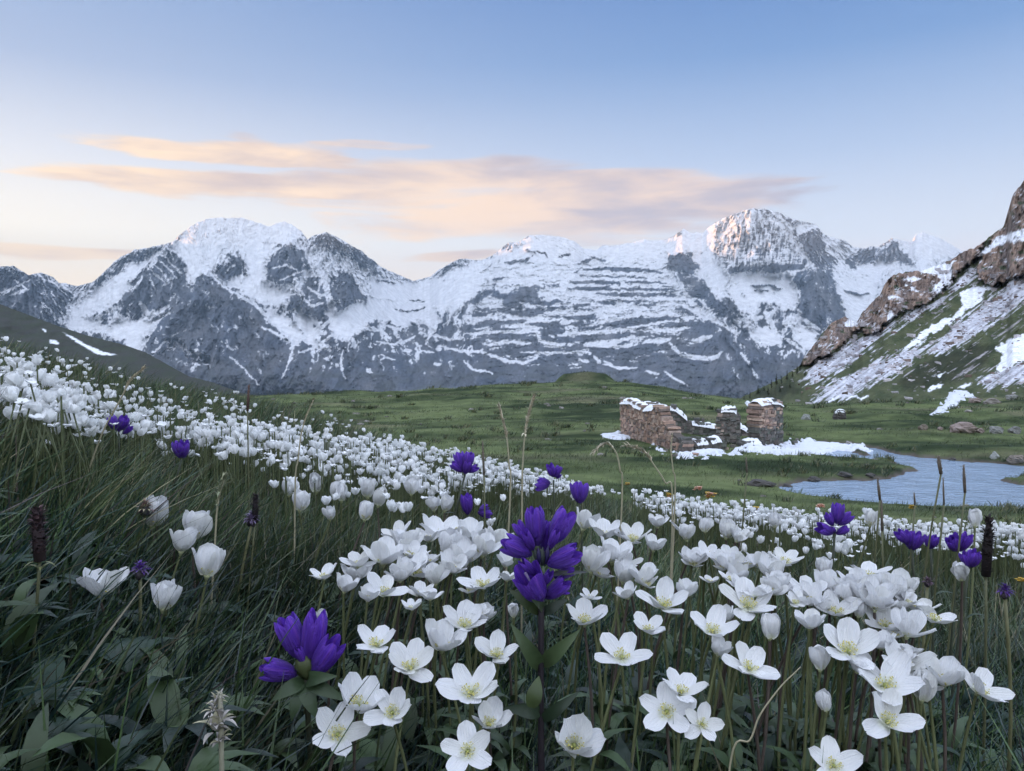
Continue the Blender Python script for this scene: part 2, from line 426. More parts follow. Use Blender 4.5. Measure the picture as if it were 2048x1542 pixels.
# couloirs, gully snow and ledges followed one by one: (points, width)
LN = [([(354,667),(328,684),(304,711)],3.5),([(355,677),(372,704),(386,704),(419,718),(419,735)],5),([(388,703),(391,712),(390,730)],5),([(461,713),(499,749),(519,770)],3),([(523,653),(555,668),(581,684)],5),
 ([(424,552),(444,571),(478,592),(509,608),(547,646),(588,684),(578,725),(564,757)],5),([(636,660),(601,673),(581,697)],8),([(649,560),(663,605),(670,632),(639,660)],8),([(337,612),(301,636),(253,663),(219,679)],9),([(328,626),(290,684),(280,704)],4),
 ([(311,656),(260,684)],3.5),([(304,632),(249,687)],3.5),([(318,640),(272,690)],3),([(280,603),(290,620),(300,634)],8),([(130,648),(144,612),(160,590),(186,570)],10),([(116,591),(140,622)],2.5),([(106,598),(133,636)],2.5),([(85,605),(126,646)],2.5),([(82,612),(103,632)],2.5),([(30,560),(55,580),(20,590)],4),([(0,585),(25,578),(60,560)],4),
 ([(328,513),(366,550)],2.5),([(318,520),(359,560)],2.5),([(308,528),(345,566)],2),([(297,537),(328,563)],2.5),([(267,583),(284,552)],5),([(325,572),(345,556)],5),([(300,560),(312,580)],4),([(545,536),(575,530),(600,545)],3),([(560,560),(590,548),(612,540)],3),([(450,545),(470,530)],3),
 ([(640,540),(648,557),(661,628)],6),([(615,575),(640,590),(660,586)],4),([(600,590),(622,612),(648,606)],5),([(679,659),(634,693),(600,705)],4),([(700,620),(720,640),(690,668)],6),([(754,683),(780,688),(805,686),(830,672)],4),([(819,645),(846,639),(863,660),(853,688)],4),([(901,630),(918,640),(921,655)],4),([(770,650),(800,660),(812,640)],4),([(720,660),(760,660),(780,676)],4),
 ([(685,700),(682,727),(692,764)],3.5),([(733,738),(745,746)],6),([(808,702),(822,701)],6),([(830,706),(836,718)],5),([(866,728),(880,728)],6),([(928,722),(945,738),(986,747)],5),([(884,693),(910,700),(940,705),(965,700)],4),([(962,704),(993,714),(1020,724),(1051,725),(1075,715)],5),([(1041,704),(1100,706),(1160,704)],3.5),
 ([(930,668),(990,664),(1072,663)],4),([(1072,655),(1078,680),(1106,694),(1130,690)],5),([(1116,670),(1160,666),(1215,662)],5),([(1174,688),(1215,691),(1240,680),(1266,672)],9),([(1208,721),(1232,735)],5),([(1190,713),(1196,722)],4),([(1150,665),(1179,667),(1253,658),(1314,646),(1345,640)],4),([(1168,690),(1200,688),(1240,697),(1262,694),(1267,676)],8),([(1150,703),(1182,705)],4),([(1291,683),(1314,682),(1340,678)],9),([(1340,686),(1361,708),(1384,714),(1425,718),(1443,705)],9),([(1388,681),(1422,673)],9),
 ([(1352,548),(1373,591),(1402,623),(1431,641),(1475,668)],6),([(1360,608),(1390,622),(1414,632),(1445,650)],7),([(1478,638),(1500,640),(1524,634)],7),([(1484,706),(1499,728)],5),([(1572,677),(1610,703)],5),([(1493,650),(1510,679),(1524,692)],5),([(1588,630),(1612,642),(1638,660)],6),([(1596,648),(1638,668)],4),([(1206,728),(1244,737),(1274,736)],5),([(1291,742),(1317,749)],5),([(1329,743),(1349,758),(1375,770)],4),([(1164,719),(1176,723)],5),([(1190,716),(1200,727)],4),([(1504,738),(1514,757)],4),([(1400,600),(1420,620)],4),([(1540,640),(1552,668)],8),
 ([(1000,640),(1040,636),(1090,642),(1130,638)],5),([(940,640),(985,634)],4),([(1010,655),(1060,650)],4),([(1090,625),(1150,628),(1200,622)],6),([(1220,640),(1280,628),(1340,626)],6),([(1240,610),(1300,606)],5),([(970,690),(1020,684),(1060,688)],4),([(1300,660),(1345,662),(1375,655)],5),([(870,670),(900,680),(925,676)],4),([(840,700),(870,706)],3),([(760,710),(790,720)],3)]
LR = [([(1168,539),(1230,538),(1290,541),(1325,545)],7),([(1160,552),(1220,553),(1290,556)],3.5),([(1140,566),(1180,564),(1240,567)],6),([(1250,563),(1330,566)],3.5),([(1137,578),(1180,577),(1239,580)],6),([(1245,577),(1350,580)],4),([(1195,588),(1250,589),(1350,591)],7),([(1160,527),(1185,515),(1210,522)],6),([(1150,545),(1165,532)],4),([(1050,500),(1090,507),(1095,515)],4),([(1010,525),(1050,522),(1065,512)],7),([(1115,515),(1140,508)],5),([(985,560),(1015,555)],4),([(960,545),(1000,520)],2),
 ([(1060,605),(1100,607),(1120,600)],7),([(1150,612),(1180,610)],5),([(1200,604),(1230,607)],7),([(1245,604),(1310,610)],7),([(1000,622),(1060,628),(1110,618)],8),([(1130,636),(1190,634)],7),([(1210,650),(1290,642),(1350,636)],10),([(940,655),(1000,645),(1050,642)],7),([(1060,648),(1120,652)],8),([(960,678),(1010,672),(1060,676)],8),([(1085,672),(1110,682)],8),([(1120,683),(1170,677),(1240,672),(1300,668)],9),([(1010,700),(1060,695),(1120,700)],9),([(1180,700),(1290,700),(1340,696)],9),
 ([(400,470),(425,465),(440,460)],5),([(462,462),(472,460)],4),([(525,482),(560,490),(545,496)],5),([(740,540),(765,550)],3),([(755,560),(790,566)],3),([(820,600),(850,604)],3),([(790,620),(830,622),(850,616)],3),([(700,575),(722,590)],5),([(1500,572),(1540,570),(1565,578)],4),([(1510,580),(1550,584)],3),([(1690,580),(1720,590),(1740,585)],4),([(1815,545),(1840,550)],3),([(1448,520),(1480,528),(1530,526),(1600,520)],5),([(1455,535),(1500,537)],5),([(1540,534),(1600,530)],6),([(1620,560),(1640,600)],10),([(1405,560),(1430,600)],4)]


def lines_at(L, U, V, s=1.0):
    """how far inside the nearest line of the list, pixels of width, tapered to both ends"""
    out = np.full(U.shape, -9.0)
    for pts, w_ in L:
        P = np.array(pts, float); seg = np.hypot(*np.diff(P, axis=0).T); cum = np.concatenate([[0], np.cumsum(seg)]); m = w_ + 6
        k = (U > P[:, 0].min() - m) & (U < P[:, 0].max() + m) & (V > P[:, 1].min() - m) & (V < P[:, 1].max() + m)
        if not k.any(): continue
        u, v = U[k], V[k]; best = np.full(u.shape, -9.0)
        for i in range(len(P) - 1):
            ex, ey = P[i + 1] - P[i]; t_ = np.clip(((u - P[i, 0]) * ex + (v - P[i, 1]) * ey) / (ex * ex + ey * ey), 0, 1)
            dd = np.hypot(u - P[i, 0] - ex * t_, v - P[i, 1] - ey * t_); a_ = (cum[i] + t_ * seg[i]) / cum[-1]
            best = np.maximum(best, s * w_ / 2 * (0.45 + 0.75 * np.sin(np.pi * (0.08 + 0.84 * a_))) - dd)
        out[k] = np.maximum(out[k], best)
    return out


def crest_at(tab, u): return np.interp(u, [p[0] for p in tab], [p[1] for p in tab])


nu, ntt = 1500, 250
U1 = np.concatenate([np.linspace(-1400, -30, 90), np.linspace(-28, 2076, nu), np.linspace(2100, 3500, 90)])
T1 = np.linspace(0, 1, ntt)
cr = crest_at(CREST, U1) + 2.2 * fbm(U1 / 14, U1 * 0, 3, 4) * 1.5
BASEV = 815.0
U, T = np.meshgrid(U1, T1)
V = BASEV + T * (cr[None, :] - BASEV)
wu = U + 22 * fbm(U / 34, V / 30, 5, 5, 0.6) + 4 * pn(U / 7, V / 7, 9); wv = V + 15 * fbm(U / 34, V / 28, 6, 5, 0.6) + 4 * pn(U / 7, V / 7, 8)
bench = sst(900, 1000, U) * sst(1480, 1380, U) * sst(500, 530, V)            # the layered middle massif
face = np.clip(psdf([(1425, 515), (1446, 474), (1475, 428), (1502, 417), (1557, 424), (1575, 468), (1612, 518), (1613, 534), (1516, 540), (1455, 545)], U, V, 40) / 12, 0, 1)
diag = fbm((U + 0.55 * V) / 9, (V - 0.2 * U) / 46, 21, 4)                   # gullies running down
diag2 = fbm((U - 0.6 * V) / 8, (V) / 50, 22, 4)
gul = np.where(fbm(U / 160, V / 160, 44, 2) + (U - 480) / 700.0 * (U < 900) > 0, diag, diag2)
APEX = [(-60, 500), (55, 500), (205, 520), (290, 460), (410, 500), (345, 440), (475, 470), (575, 400), (655, 440), (700, 520), (760, 500), (940, 490), (1030, 440), (1350, 470), (1440, 560), (1500, 370), (1600, 410), (1640, 480), (1790, 440), (1850, 430)]
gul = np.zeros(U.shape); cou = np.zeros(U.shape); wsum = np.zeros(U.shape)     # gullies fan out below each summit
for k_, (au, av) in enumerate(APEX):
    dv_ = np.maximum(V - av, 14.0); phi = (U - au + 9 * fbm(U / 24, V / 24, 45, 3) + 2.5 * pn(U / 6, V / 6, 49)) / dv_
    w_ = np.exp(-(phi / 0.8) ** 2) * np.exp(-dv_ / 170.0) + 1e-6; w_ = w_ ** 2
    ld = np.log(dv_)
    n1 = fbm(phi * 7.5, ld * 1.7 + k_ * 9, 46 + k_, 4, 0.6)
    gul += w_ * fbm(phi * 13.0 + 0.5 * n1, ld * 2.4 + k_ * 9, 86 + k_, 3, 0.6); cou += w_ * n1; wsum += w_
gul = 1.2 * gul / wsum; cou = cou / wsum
lay = fbm(wu / 54, (wv * 0.6 + V * 0.4 + 0.05 * U + 8 * fbm(U / 120, V / 60, 90, 2)) / 9.5, 23, 4, 0.6)                             # benches
vert = fbm((U + 0.15 * V) / 4.2, V / 26, 24, 4)
fine = fbm(U / 5, V / 4.5, 25, 4)
f = np.interp(V, [430, 500, 560, 610, 660, 700, 730, 760, 800], [0.80, 0.45, 0.16, 0.0, -0.12, -0.28, -0.48, -0.66, -0.8])
patch_ = fbm(U / 34, V / 20, 27, 4, 0.55)
rk = np.zeros(U.shape); sn = np.zeros(U.shape); relief = np.zeros(U.shape)
for poly, dep in ROCK:
    d = psdf(poly, wu, wv, 45)
    rk = np.maximum(rk, sst(-7, 7, d + 7 * gul)); relief = np.maximum(relief, dep * sst(-25, 25, psdf(poly, U + 5 * gul, V, 45)))
for poly in SNOW:
    sn = np.maximum(sn, sst(-7, 7, psdf(poly, wu, wv, 45) + 6 * gul))
f = f * (1 - rk) * (1 - sn) + bench * np.interp(V, [500, 530, 620, 700, 740, 760], [0.2, 0.08, 0.02, 0.06, 0.06, 0.0]) * (1 - rk) * (1 - sn)
f += rk * np.interp(V, [480, 560, 640, 720], [-0.36, -0.46, -0.54, -0.58]) + sn * (0.80 + 0.35 * sst(530, 480, V))
ridge_ = ridged(phi * 0 + U / 22 + 0.3 * V / 22, V / 40, 29, 4, 0.6)
f += (1 - bench * 0.85) * ((0.48 - 0.24 * sn) * gul + 0.16 * patch_ + 0.12 * fine) + bench * (0.85 * lay + 0.22 * fine + 0.22 * patch_)
line = sst(0.075, 0.015, np.abs(cou)) * sst(-0.05, 0.15, patch_ + 0.25 * gul + 0.05)          # snow left in the couloirs
f += (0.40 + 0.12 * sst(620, 690, V)) * line * (1 - 0.8 * bench) * sst(795, 735, V)
ledge = sst(0.10, 0.02, np.abs(fbm(wu / 60, (wv * 0.5 + V * 0.5) / 13, 92, 4, 0.55))) * sst(-0.1, 0.2, patch_)
f += 0.3 * ledge * (0.25 + 0.75 * bench) * sst(770, 690, V)
f -= sn * 0.45 * sst(0.38, 0.6, ridge_ - 0.25 + 0.35 * patch_) * sst(440, 470, V)             # outcrops in the snowfields
strata = psdf([(1160, 512), (1330, 527), (1392, 560), (1385, 640), (1150, 625), (1128, 585)], U, V, 40)
sb = np.sin((wv * 0.18 + V * 0.82 + 0.02 * U) / (12.0 + 2.0 * pn(U / 300, V / 25, 62)) * 2 * math.pi) + 1.6 * fbm(wu / 26, V / 6, 61, 4)
f += sst(-25, 12, strata) * (sb * 0.15 + 0.12)
lu = U + 5 * fbm(U / 13, V / 13, 101, 4, 0.6); lv = V + 4.5 * fbm(U / 13, V / 13, 102, 4, 0.6); wj = 1.6 * fbm(U / 7, V / 7, 103, 3)
f += 0.95 * sst(-1.2, 1.2, lines_at(LN, lu, lv) + wj) - 0.95 * sst(-1.2, 1.2, lines_at(LR, lu, lv) + wj)
f = f * (1 - face) + face * (0.10 + 1.15 * vert + 0.7 * fbm(U / 20, V / 3.6, 26, 3) + 0.4 * sst(470, 430, V) + 0.2 * fine)
snow = sst(-0.055, 0.055, f)
Dc = crest_at(DC, U)
D = 3500 + (Dc - 3500) * T ** 0.9
rl = ridged(U / 70 + 0.4 * V / 70, V / 150, 71, 5, 0.5)
amp = sst(0, 0.08, T) * (0.15 + 0.85 * (1 - sn * sst(-0.1, 0.3, f)))
D = D - relief * amp - 260 * (rl - 0.3) * amp * (1 - 0.6 * bench) - 120 * gul * amp * (1 - bench) - 160 * cou * amp * (1 - 0.7 * bench) - 30 * fine * amp
D = D + bench * (85 * lay + 16 * fine) - face * 90 * fbm(U / 22, V / 60, 72, 3) - face * 30 * vert
D = D + sst(1500, 1575, U) * sst(1650, 1560, U) * sst(560, 430, V) * 0 
# the lit ridge of the big peak and the faces that turn to the left
D = D + np.interp(U, [1360, 1420, 1500, 1525, 1557, 1590, 1660], [60, 60, -330, -130, -330, 40, 250]) * sst(560, 520, V) * sst(1390, 1470, U)
X, Y, Z = unproj(U, V, D)
bluerock = np.array([0.058, 0.070, 0.095]); warmrock = np.array([0.100, 0.098, 0.100])
tone = np.clip(0.5 + 0.9 * fbm(U / 60, V / 50, 81, 4), 0, 1)[..., None]
rockc = bluerock * (1 - tone) + warmrock * tone
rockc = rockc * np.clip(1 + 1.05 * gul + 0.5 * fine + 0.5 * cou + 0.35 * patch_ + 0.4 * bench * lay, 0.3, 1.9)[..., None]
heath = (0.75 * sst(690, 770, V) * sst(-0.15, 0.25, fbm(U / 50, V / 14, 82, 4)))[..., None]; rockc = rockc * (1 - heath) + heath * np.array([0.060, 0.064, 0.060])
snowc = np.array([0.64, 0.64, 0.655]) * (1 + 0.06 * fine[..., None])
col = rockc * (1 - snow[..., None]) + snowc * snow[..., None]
# far side, falling away behind the crest
rows = [(X, Y, Z)]
Xc, Yc, Zc = X[-1:], Y[-1:], Z[-1:]
bx = [Xc * (1 + k * 0.04) for k in (1, 3, 6, 12)]; by = [Yc + k * 250 for k in (1, 3, 6, 12)]; bz = [np.maximum(Zc - k * 170, -250) for k in (1, 3, 6, 12)]
X = np.concatenate([X] + bx); Y = np.concatenate([Y] + by); Z = np.concatenate([Z] + bz); col = np.concatenate([col] + [col[-1:]] * 4)
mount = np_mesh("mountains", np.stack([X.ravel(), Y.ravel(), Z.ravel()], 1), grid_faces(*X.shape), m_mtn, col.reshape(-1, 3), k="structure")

# ------------------------------------------------------------------ unseen ridge to the west, added and shaped to shade all but the peaks
xs = np.linspace(0, 1, 90); ys = np.linspace(-1, 1, 25)
S, Q = np.meshgrid(xs, ys)
px = np.interp(S, [0, .35, .7, 1], [-5200, -5600, -6700, -7800]); py = np.interp(S, [0, .35, .7, 1], [-2500, 1500, 6200, 9600])
hz = np.interp(S, [0, .35, .6, .69, .78, 1], [460, 540, 930, 1030, 1330, 1390])
hz = hz + 60 * fbm(S * 14, Q * 0, 5, 3)
prof = np.clip(1 - np.abs(Q), 0, 1) ** 0.8
wx = px + Q * 900; wz = -250 + (hz + 250) * prof + 40 * fbm(S * 20, Q * 4, 6, 3) * prof
wcol = np.where((fbm(S * 18, Q * 5, 7, 4) + prof - 0.6 > 0)[..., None], np.array([0.8, 0.82, 0.86]), np.array([0.11, 0.11, 0.115]))
west = np_mesh("west_shade_ridge", np.stack([wx.ravel(), py.ravel(), wz.ravel()], 1), grid_faces(*S.shape), m_mtn, wcol.reshape(-1, 3), k="structure")

# ------------------------------------------------------------------ hillsides
m_hill = tint_mat("hillside_turf_and_scree", rough=0.9, var=0.35, nscale=0.9, bumps=0.6, bdist=0.5, spec=0.15)


def hillside(name, crest, u0, u1, n, m, basev, dfun, cfun, jag=1.5, back=(4, 12, 30, 80)):
    u = np.linspace(u0, u1, n); c = crest_at(crest, u) + jag * fbm(u / 9, u * 0, 12, 4)
    U, T = np.meshgrid(u, np.linspace(0, 1, m)); V = basev + T * (c[None] - basev)
    D = dfun(U, V, T); X, Y, Z = unproj(U, V, D)
    col = cfun(U, V, T)
    Xc, Yc, Zc = X[-1:], Y[-1:], Z[-1:]
    X = np.concatenate([X] + [Xc * (1 + k / 400) for k in back]); Y = np.concatenate([Y] + [Yc + k for k in back]); Z = np.concatenate([Z] + [Zc - k * 0.45 for k in back])
    col = np.concatenate([col] + [col[-1:]] * len(back))
    return np_mesh(name, np.stack([X.ravel(), Y.ravel(), Z.ravel()], 1), grid_faces(*X.shape), m_hill, col.reshape(-1, 3), k="structure")


LC = [(-900, 380), (-300, 540), (0, 608), (68, 634), (120, 653), (171, 670), (239, 687), (290, 704), (328, 725), (376, 752), (427, 765), (480, 785), (620, 812)]
def l_d(U, V, T): return 330 + 330 * T - 14 * fbm(U / 60, V / 30, 3, 4) + 0 * U
def l_c(U, V, T):
    g = np.array([0.040, 0.050, 0.032]); b = np.array([0.048, 0.047, 0.044])
    k = np.clip(0.45 + 1.2 * fbm(U / 40 + V / 30, V / 9, 4, 4), 0, 1)[..., None]
    c = g * (1 - k) + b * k
    wu = U + 4 * fbm(U / 14, V / 10, 5, 3); wv = V + 2.5 * fbm(U / 14, V / 10, 6, 3)
    s = np.maximum(psdf([(126, 664), (150, 676), (175, 690), (205, 703), (238, 711), (200, 710), (160, 690)], wu, wv, 12), psdf([(100, 680), (112, 681), (120, 690), (103, 687)], wu, wv, 12))
    s = np.maximum(s, psdf([(84, 656), (92, 662), (88, 666)], wu, wv, 12))
    s = sst(-0.6, 0.8, s)[..., None]
    return c * (1 - s) + s * np.array([0.8, 0.82, 0.86])
hillside("hill_left", LC, -900, 620, 420, 110, 830, l_d, l_c)

RC = [(1380, 812), (1440, 800), (1480, 796), (1530, 772), (1570, 752), (1600, 730), (1608, 716), (1631, 685), (1648, 662), (1664, 645), (1690, 633), (1711, 645), (1716, 640), (1726, 623), (1759, 590), (1777, 556), (1798, 546), (1842, 541), (1870, 533), (1904, 519), (1922, 505), (1948, 496), (1969, 483), (1983, 470), (2000, 458), (2014, 446), (2018, 420), (2024, 394), (2034, 378), (2048, 362), (2080, 330), (2200, 260), (2500, 140), (2900, 60)]
def r_d(U, V, T):
    Dc = np.interp(U, [1380, 1480, 1600, 1750, 1900, 2048, 2900], [105, 125, 200, 245, 280, 300, 320])
    D = 74 + (Dc - 74) * T ** 1.05
    cl = r_mask(U, V)[0]
    return D - 7 * cl * (1 + 1.2 * ridged((U + 0.1 * V) / 18, V / 46, 7, 4, 0.5)) - 2.2 * fbm((U + V) / 14, (U - V) / 60, 8, 4) * sst(0, .2, T) - 2.5 * fbm(U / 60, V / 30, 9, 3) * sst(0, .2, T)
CL = [[(1600, 728), (1608, 714), (1631, 683), (1664, 640), (1690, 628), (1713, 640), (1722, 655), (1690, 685), (1653, 714), (1613, 728)],
 [(1708, 652), (1726, 618), (1759, 585), (1777, 548), (1842, 536), (1904, 515), (1922, 500), (1969, 480), (1960, 510), (1918, 543), (1900, 565), (1875, 590), (1842, 609), (1806, 623), (1777, 641), (1762, 659), (1733, 667)],
 [(1975, 490), (2014, 440), (2018, 390), (2048, 355), (2200, 250), (2900, 40), (2900, 560), (2300, 560), (2048, 547), (1987, 574), (1955, 558), (1955, 529)]]
SN = [[(1958, 512), (1976, 488), (2009, 473), (2045, 459), (2100, 440), (2100, 478), (2045, 482), (2005, 486), (1976, 504)],
 [(1824, 541), (1868, 532), (1907, 524), (1907, 551), (1889, 580), (1878, 587), (1865, 576), (1882, 558), (1867, 547)],
 [(1771, 589), (1806, 597), (1800, 602), (1776, 598)], [(1817, 551), (1846, 561), (1820, 564)], [(1813, 568), (1842, 580), (1838, 584), (1814, 574)],
 [(1947, 571), (1987, 576), (1958, 603), (1904, 643), (1849, 680), (1797, 707), (1849, 659), (1915, 623), (1926, 587)],
 [(1987, 692), (2045, 668), (2300, 640), (2300, 720), (2045, 718), (2016, 740), (1987, 740), (2010, 712)],
 [(1858, 781), (1866, 772), (1884, 768), (1876, 780)], [(1916, 777), (1930, 768), (1944, 768), (1930, 778)], [(1868, 752), (1892, 744), (1880, 756)],
 [(1700, 620), (1716, 628), (1712, 655), (1694, 650)], [(1710, 668), (1720, 660), (1718, 676), (1705, 680)], [(1775, 623), (1795, 630), (1775, 642)],
 [(1660, 800), (1676, 795), (1674, 803)], [(1700, 796), (1738, 790), (1730, 799)]]
SC = [[(1795, 703), (1849, 690), (1880, 680), (1849, 705), (1777, 752), (1700, 792), (1624, 806), (1653, 772), (1726, 737)],
 [(1762, 656), (1770, 668), (1704, 725), (1639, 763), (1595, 763), (1624, 732), (1682, 694)],
 [(1951, 530), (1957, 540), (1900, 594), (1844, 630), (1770, 668), (1764, 655), (1842, 618), (1892, 585)],
 [(2045, 545), (2300, 540), (2300, 640), (2045, 603), (1940, 680), (1886, 710), (1850, 705), (1900, 660), (1960, 615)],
 [(1958, 760), (2045, 725), (2200, 700), (2200, 770), (2045, 767), (1970, 775)]]
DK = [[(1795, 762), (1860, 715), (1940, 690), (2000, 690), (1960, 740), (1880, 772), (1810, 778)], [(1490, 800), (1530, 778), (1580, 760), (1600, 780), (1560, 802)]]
def r_mask(U, V):
    wu = U + 16 * fbm(U / 22, V / 22, 31, 5, 0.62); wv = V + 13 * fbm(U / 22, V / 22, 32, 5, 0.62)
    st = fbm((U - 0.2 * V) * 0.0 + (0.58 * U + 0.81 * V) / 5.5, (0.81 * U - 0.58 * V) / 55, 33, 5, 0.6) + 0.15 * fbm(U / 4, V / 3, 43, 3)
    mk = lambda L, s=3, j=0.0: np.max([sst(-s, s, psdf(p, wu, wv, 40) + j * st) for p in L], axis=0)
    return mk(CL), mk(SN, 1.5, 3), mk(SC, 3, 22), mk(DK, 10, 8), st
def r_c(U, V, T):
    cl, sn, sc, dk, st = r_mask(U, V)
    g1 = np.array([0.046, 0.062, 0.026]); g2 = np.array([0.085, 0.095, 0.045]); k = np.clip(0.5 + fbm(U / 26, V / 14, 34, 4) * 1.3, 0, 1)[..., None]
    c = g1 * (1 - k) + g2 * k
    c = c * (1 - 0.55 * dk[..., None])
    stone = (0.30 + 0.5 * np.clip(st, -.4, .6))[..., None] * np.array([1.0, 0.94, 0.97])
    band = sst(0.12, 0.3, st + 0.5 * fbm(U / 60, V / 60, 35, 3) - 0.25 * sst(740, 790, V) - 0.12)[..., None]
    c = c * (1 - 0.8 * band) + 0.8 * band * stone * 0.8
    pale = (0.52 + 0.5 * np.clip(st, -.5, .5) + 0.1 * fbm(U / 5, V / 5, 39, 3))[..., None] * np.array([0.94, 0.95, 1.03])
    c = c * (1 - sc[..., None]) + sc[..., None] * pale
    vs = fbm((U + 0.12 * V) / 5, V / 34, 36, 4); ck = np.clip(0.5 + 1.3 * fbm(U / 20, V / 40, 37, 3), 0, 1)[..., None]
    rock = (np.array([0.15, 0.118, 0.105]) * (1 - ck) + np.array([0.29, 0.205, 0.155]) * ck) * (1 + 0.7 * vs + 0.3 * fbm(U / 4, V / 4, 38, 3))[..., None]
    gr = (cl * sst(0.25, 0.4, fbm(U / 18, V / 10, 41, 3)))[..., None]
    rock = rock * (1 - gr) + gr * np.array([0.06, 0.075, 0.04])
    crack = sst(0.09, 0.02, np.abs(fbm((U + 0.2 * V) / 9, V / 30, 42, 4, 0.6)))[..., None]; rock = rock * (1 - 0.5 * crack)
    led = (sst(0.07, 0.02, np.abs(fbm(U / 26, (V + 0.5 * U) / 9, 48, 3))) * sst(0.05, 0.25, fbm(U / 30, V / 22, 49, 3)))[..., None]; rock = rock * (1 - led) + led * np.array([0.75, 0.77, 0.82])
    c = c * (1 - cl[..., None]) + cl[..., None] * rock
    return c * (1 - sn[..., None]) + sn[..., None] * np.array([0.80, 0.82, 0.86])
hillside("hill_right", RC, 1380, 2900, 1000, 420, 850, r_d, r_c, 5.0, (3, 8, 20, 50))
# ------------------------------------------------------------------ the ground: one sheet from under the camera to the valley floor
GU = [-800, 0, 300, 560, 800, 1000, 1240, 1430, 1500, 1600, 1750, 2048, 2800]
GD = {
 0.10: [-.34, -.38, -.40, -.43, -.45, -.46, -.46, -.46, -.46, -.46, -.46, -.46, -.46],
 0.30: [-.26, -.35, -.38, -.42, -.45, -.46, -.46, -.46, -.46, -.46, -.46, -.45, -.45],
 0.60: [-.12, -.30, -.36, -.42, -.44, -.45, -.45, -.45, -.45, -.45, -.45, -.45, -.46],
 1.20: [.02, -.22, -.33, -.39, -.43, -.45, -.48, -.50, -.50, -.51, -.53, -.55, -.60],
 2.50: [.14, -.15, -.29, -.40, -.48, -.56, -.63, -.66, -.67, -.68, -.70, -.72, -.78],
 4.00: [.16, -.08, -.28, -.42, -.58, -.72, -.88, -.96, -.98, -1.0, -1.03, -1.06, -1.15],
 6.00: [.0, -.10, -.32, -.49, -.82, -1.04, -1.28, -1.40, -1.42, -1.43, -1.45, -1.48, -1.6],
 10.0: [-.6, -.7, -.8, -1.0, -1.5, -1.75, -2.05, -2.2, -2.25, -2.28, -2.3, -2.3, -2.4],
 16.0: [-2, -2, -2, -2.25, -2.65, -2.95, -3.2, -3.35, -3.4, -3.45, -3.45, -3.45, -3.45],
 24.0: [-3.2, -3.2, -3.2, -3.4, -3.8, -4.1, -4.35, -4.42, -4.45, -4.5, -4.5, -4.5, -4.5],
 32.0: [-4, -4, -4, -4, -4.2, -4.25, -4.3, -4.4, -4.42, -4.48, -4.5, -4.5, -4.5],
 41.0: [-4.5, -4.5, -4.4, -4.3, -4.3, -4.25, -4.2, -4.35, -4.38, -4.4, -4.4, -4.4, -4.4],
 60.0: [-4.5, -4.5, -4.5, -4.4, -4.3, -4.2, -4.2, -4.35, -4.3, -4.2, -4.1, -4.0, -3.6],
 85.0: [-4.5, -4.5, -4.4, -4.15, -4.0, -3.6, -3.3, -4.3, -4.4, -4.6, -4.4, -3.6, -3.0],
 105.: [-5, -5, -4.7, -4.3, -3.85, -2.8, -2.7, -4.9, -5.3, -7, -7, -7, -7],
 140.: [-12, -12, -12, -11, -10, -9, -9, -10, -10, -11, -12, -12, -12],
 300.: [-30] * 13, 900.: [-80] * 13, 3000.: [-180] * 13, 6000.: [-200] * 13}
gth = np.linspace(-math.pi, math.pi, 721); glr = np.linspace(math.log(0.05), math.log(6000), 500)
_c = [math.atan((u - CX) / F) for u in GU]; _ld = np.log(np.array(list(GD)))
_tab = np.empty((len(gth), len(glr)))
_colr = []
for i, a in enumerate(_c):
    zz = np.array([GD[d][i] for d in GD]); _colr.append(np.interp(glr + math.log(max(math.cos(a), 0.3)), _ld, zz))
_colr = np.array(_colr)
for j in range(len(glr)): _tab[:, j] = np.interp(gth, _c, _colr[:, j])
_k = np.array([1, 4, 6, 4, 1]) / 16.0
for _ in range(10):
    p = np.pad(_tab, ((0, 0), (2, 2)), mode="edge"); _tab = sum(_k[i] * p[:, i:i + _tab.shape[1]] for i in range(5))
for _ in range(8):
    p = np.pad(_tab, ((2, 2), (0, 0)), mode="edge"); _tab = sum(_k[i] * p[i:i + _tab.shape[0]] for i in range(5))

WZ = -4.6
def wpx(L):   # water outline seen on the water plane
    o = []
    for u, v in L:
        _, _, z = unproj(u, v, 1.0); Y = WZ / float(z); x, y, _ = unproj(u, v, Y); o.append((float(x), float(y)))
    return o
POND = wpx([(1556, 977), (1580, 968), (1625, 962), (1700, 962), (1770, 958), (1825, 946), (1842, 940), (1800, 933), (1770, 926), (1735, 921), (1690, 917), (1640, 913), (1590, 909), (1580, 893), (1650, 884), (1700, 888), (1748, 898), (1800, 909), (1840, 914), (1900, 920), (1960, 926), (2048, 931), (2400, 945), (2400, 1040), (2200, 1030), (2048, 1022), (1960, 1018), (1860, 1016), (1760, 1012), (1690, 1004), (1625, 996), (1580, 986)])
SPIT = wpx([(2000, 961), (2040, 955), (2100, 952), (2300, 955), (2300, 980), (2048, 972), (2020, 967)])
ISLE = wpx([(1690, 903), (1716, 900), (1738, 905), (1745, 914), (1720, 912)])
BANK = wpx([(1735, 921), (1770, 919), (1800, 927), (1780, 931), (1750, 927)])


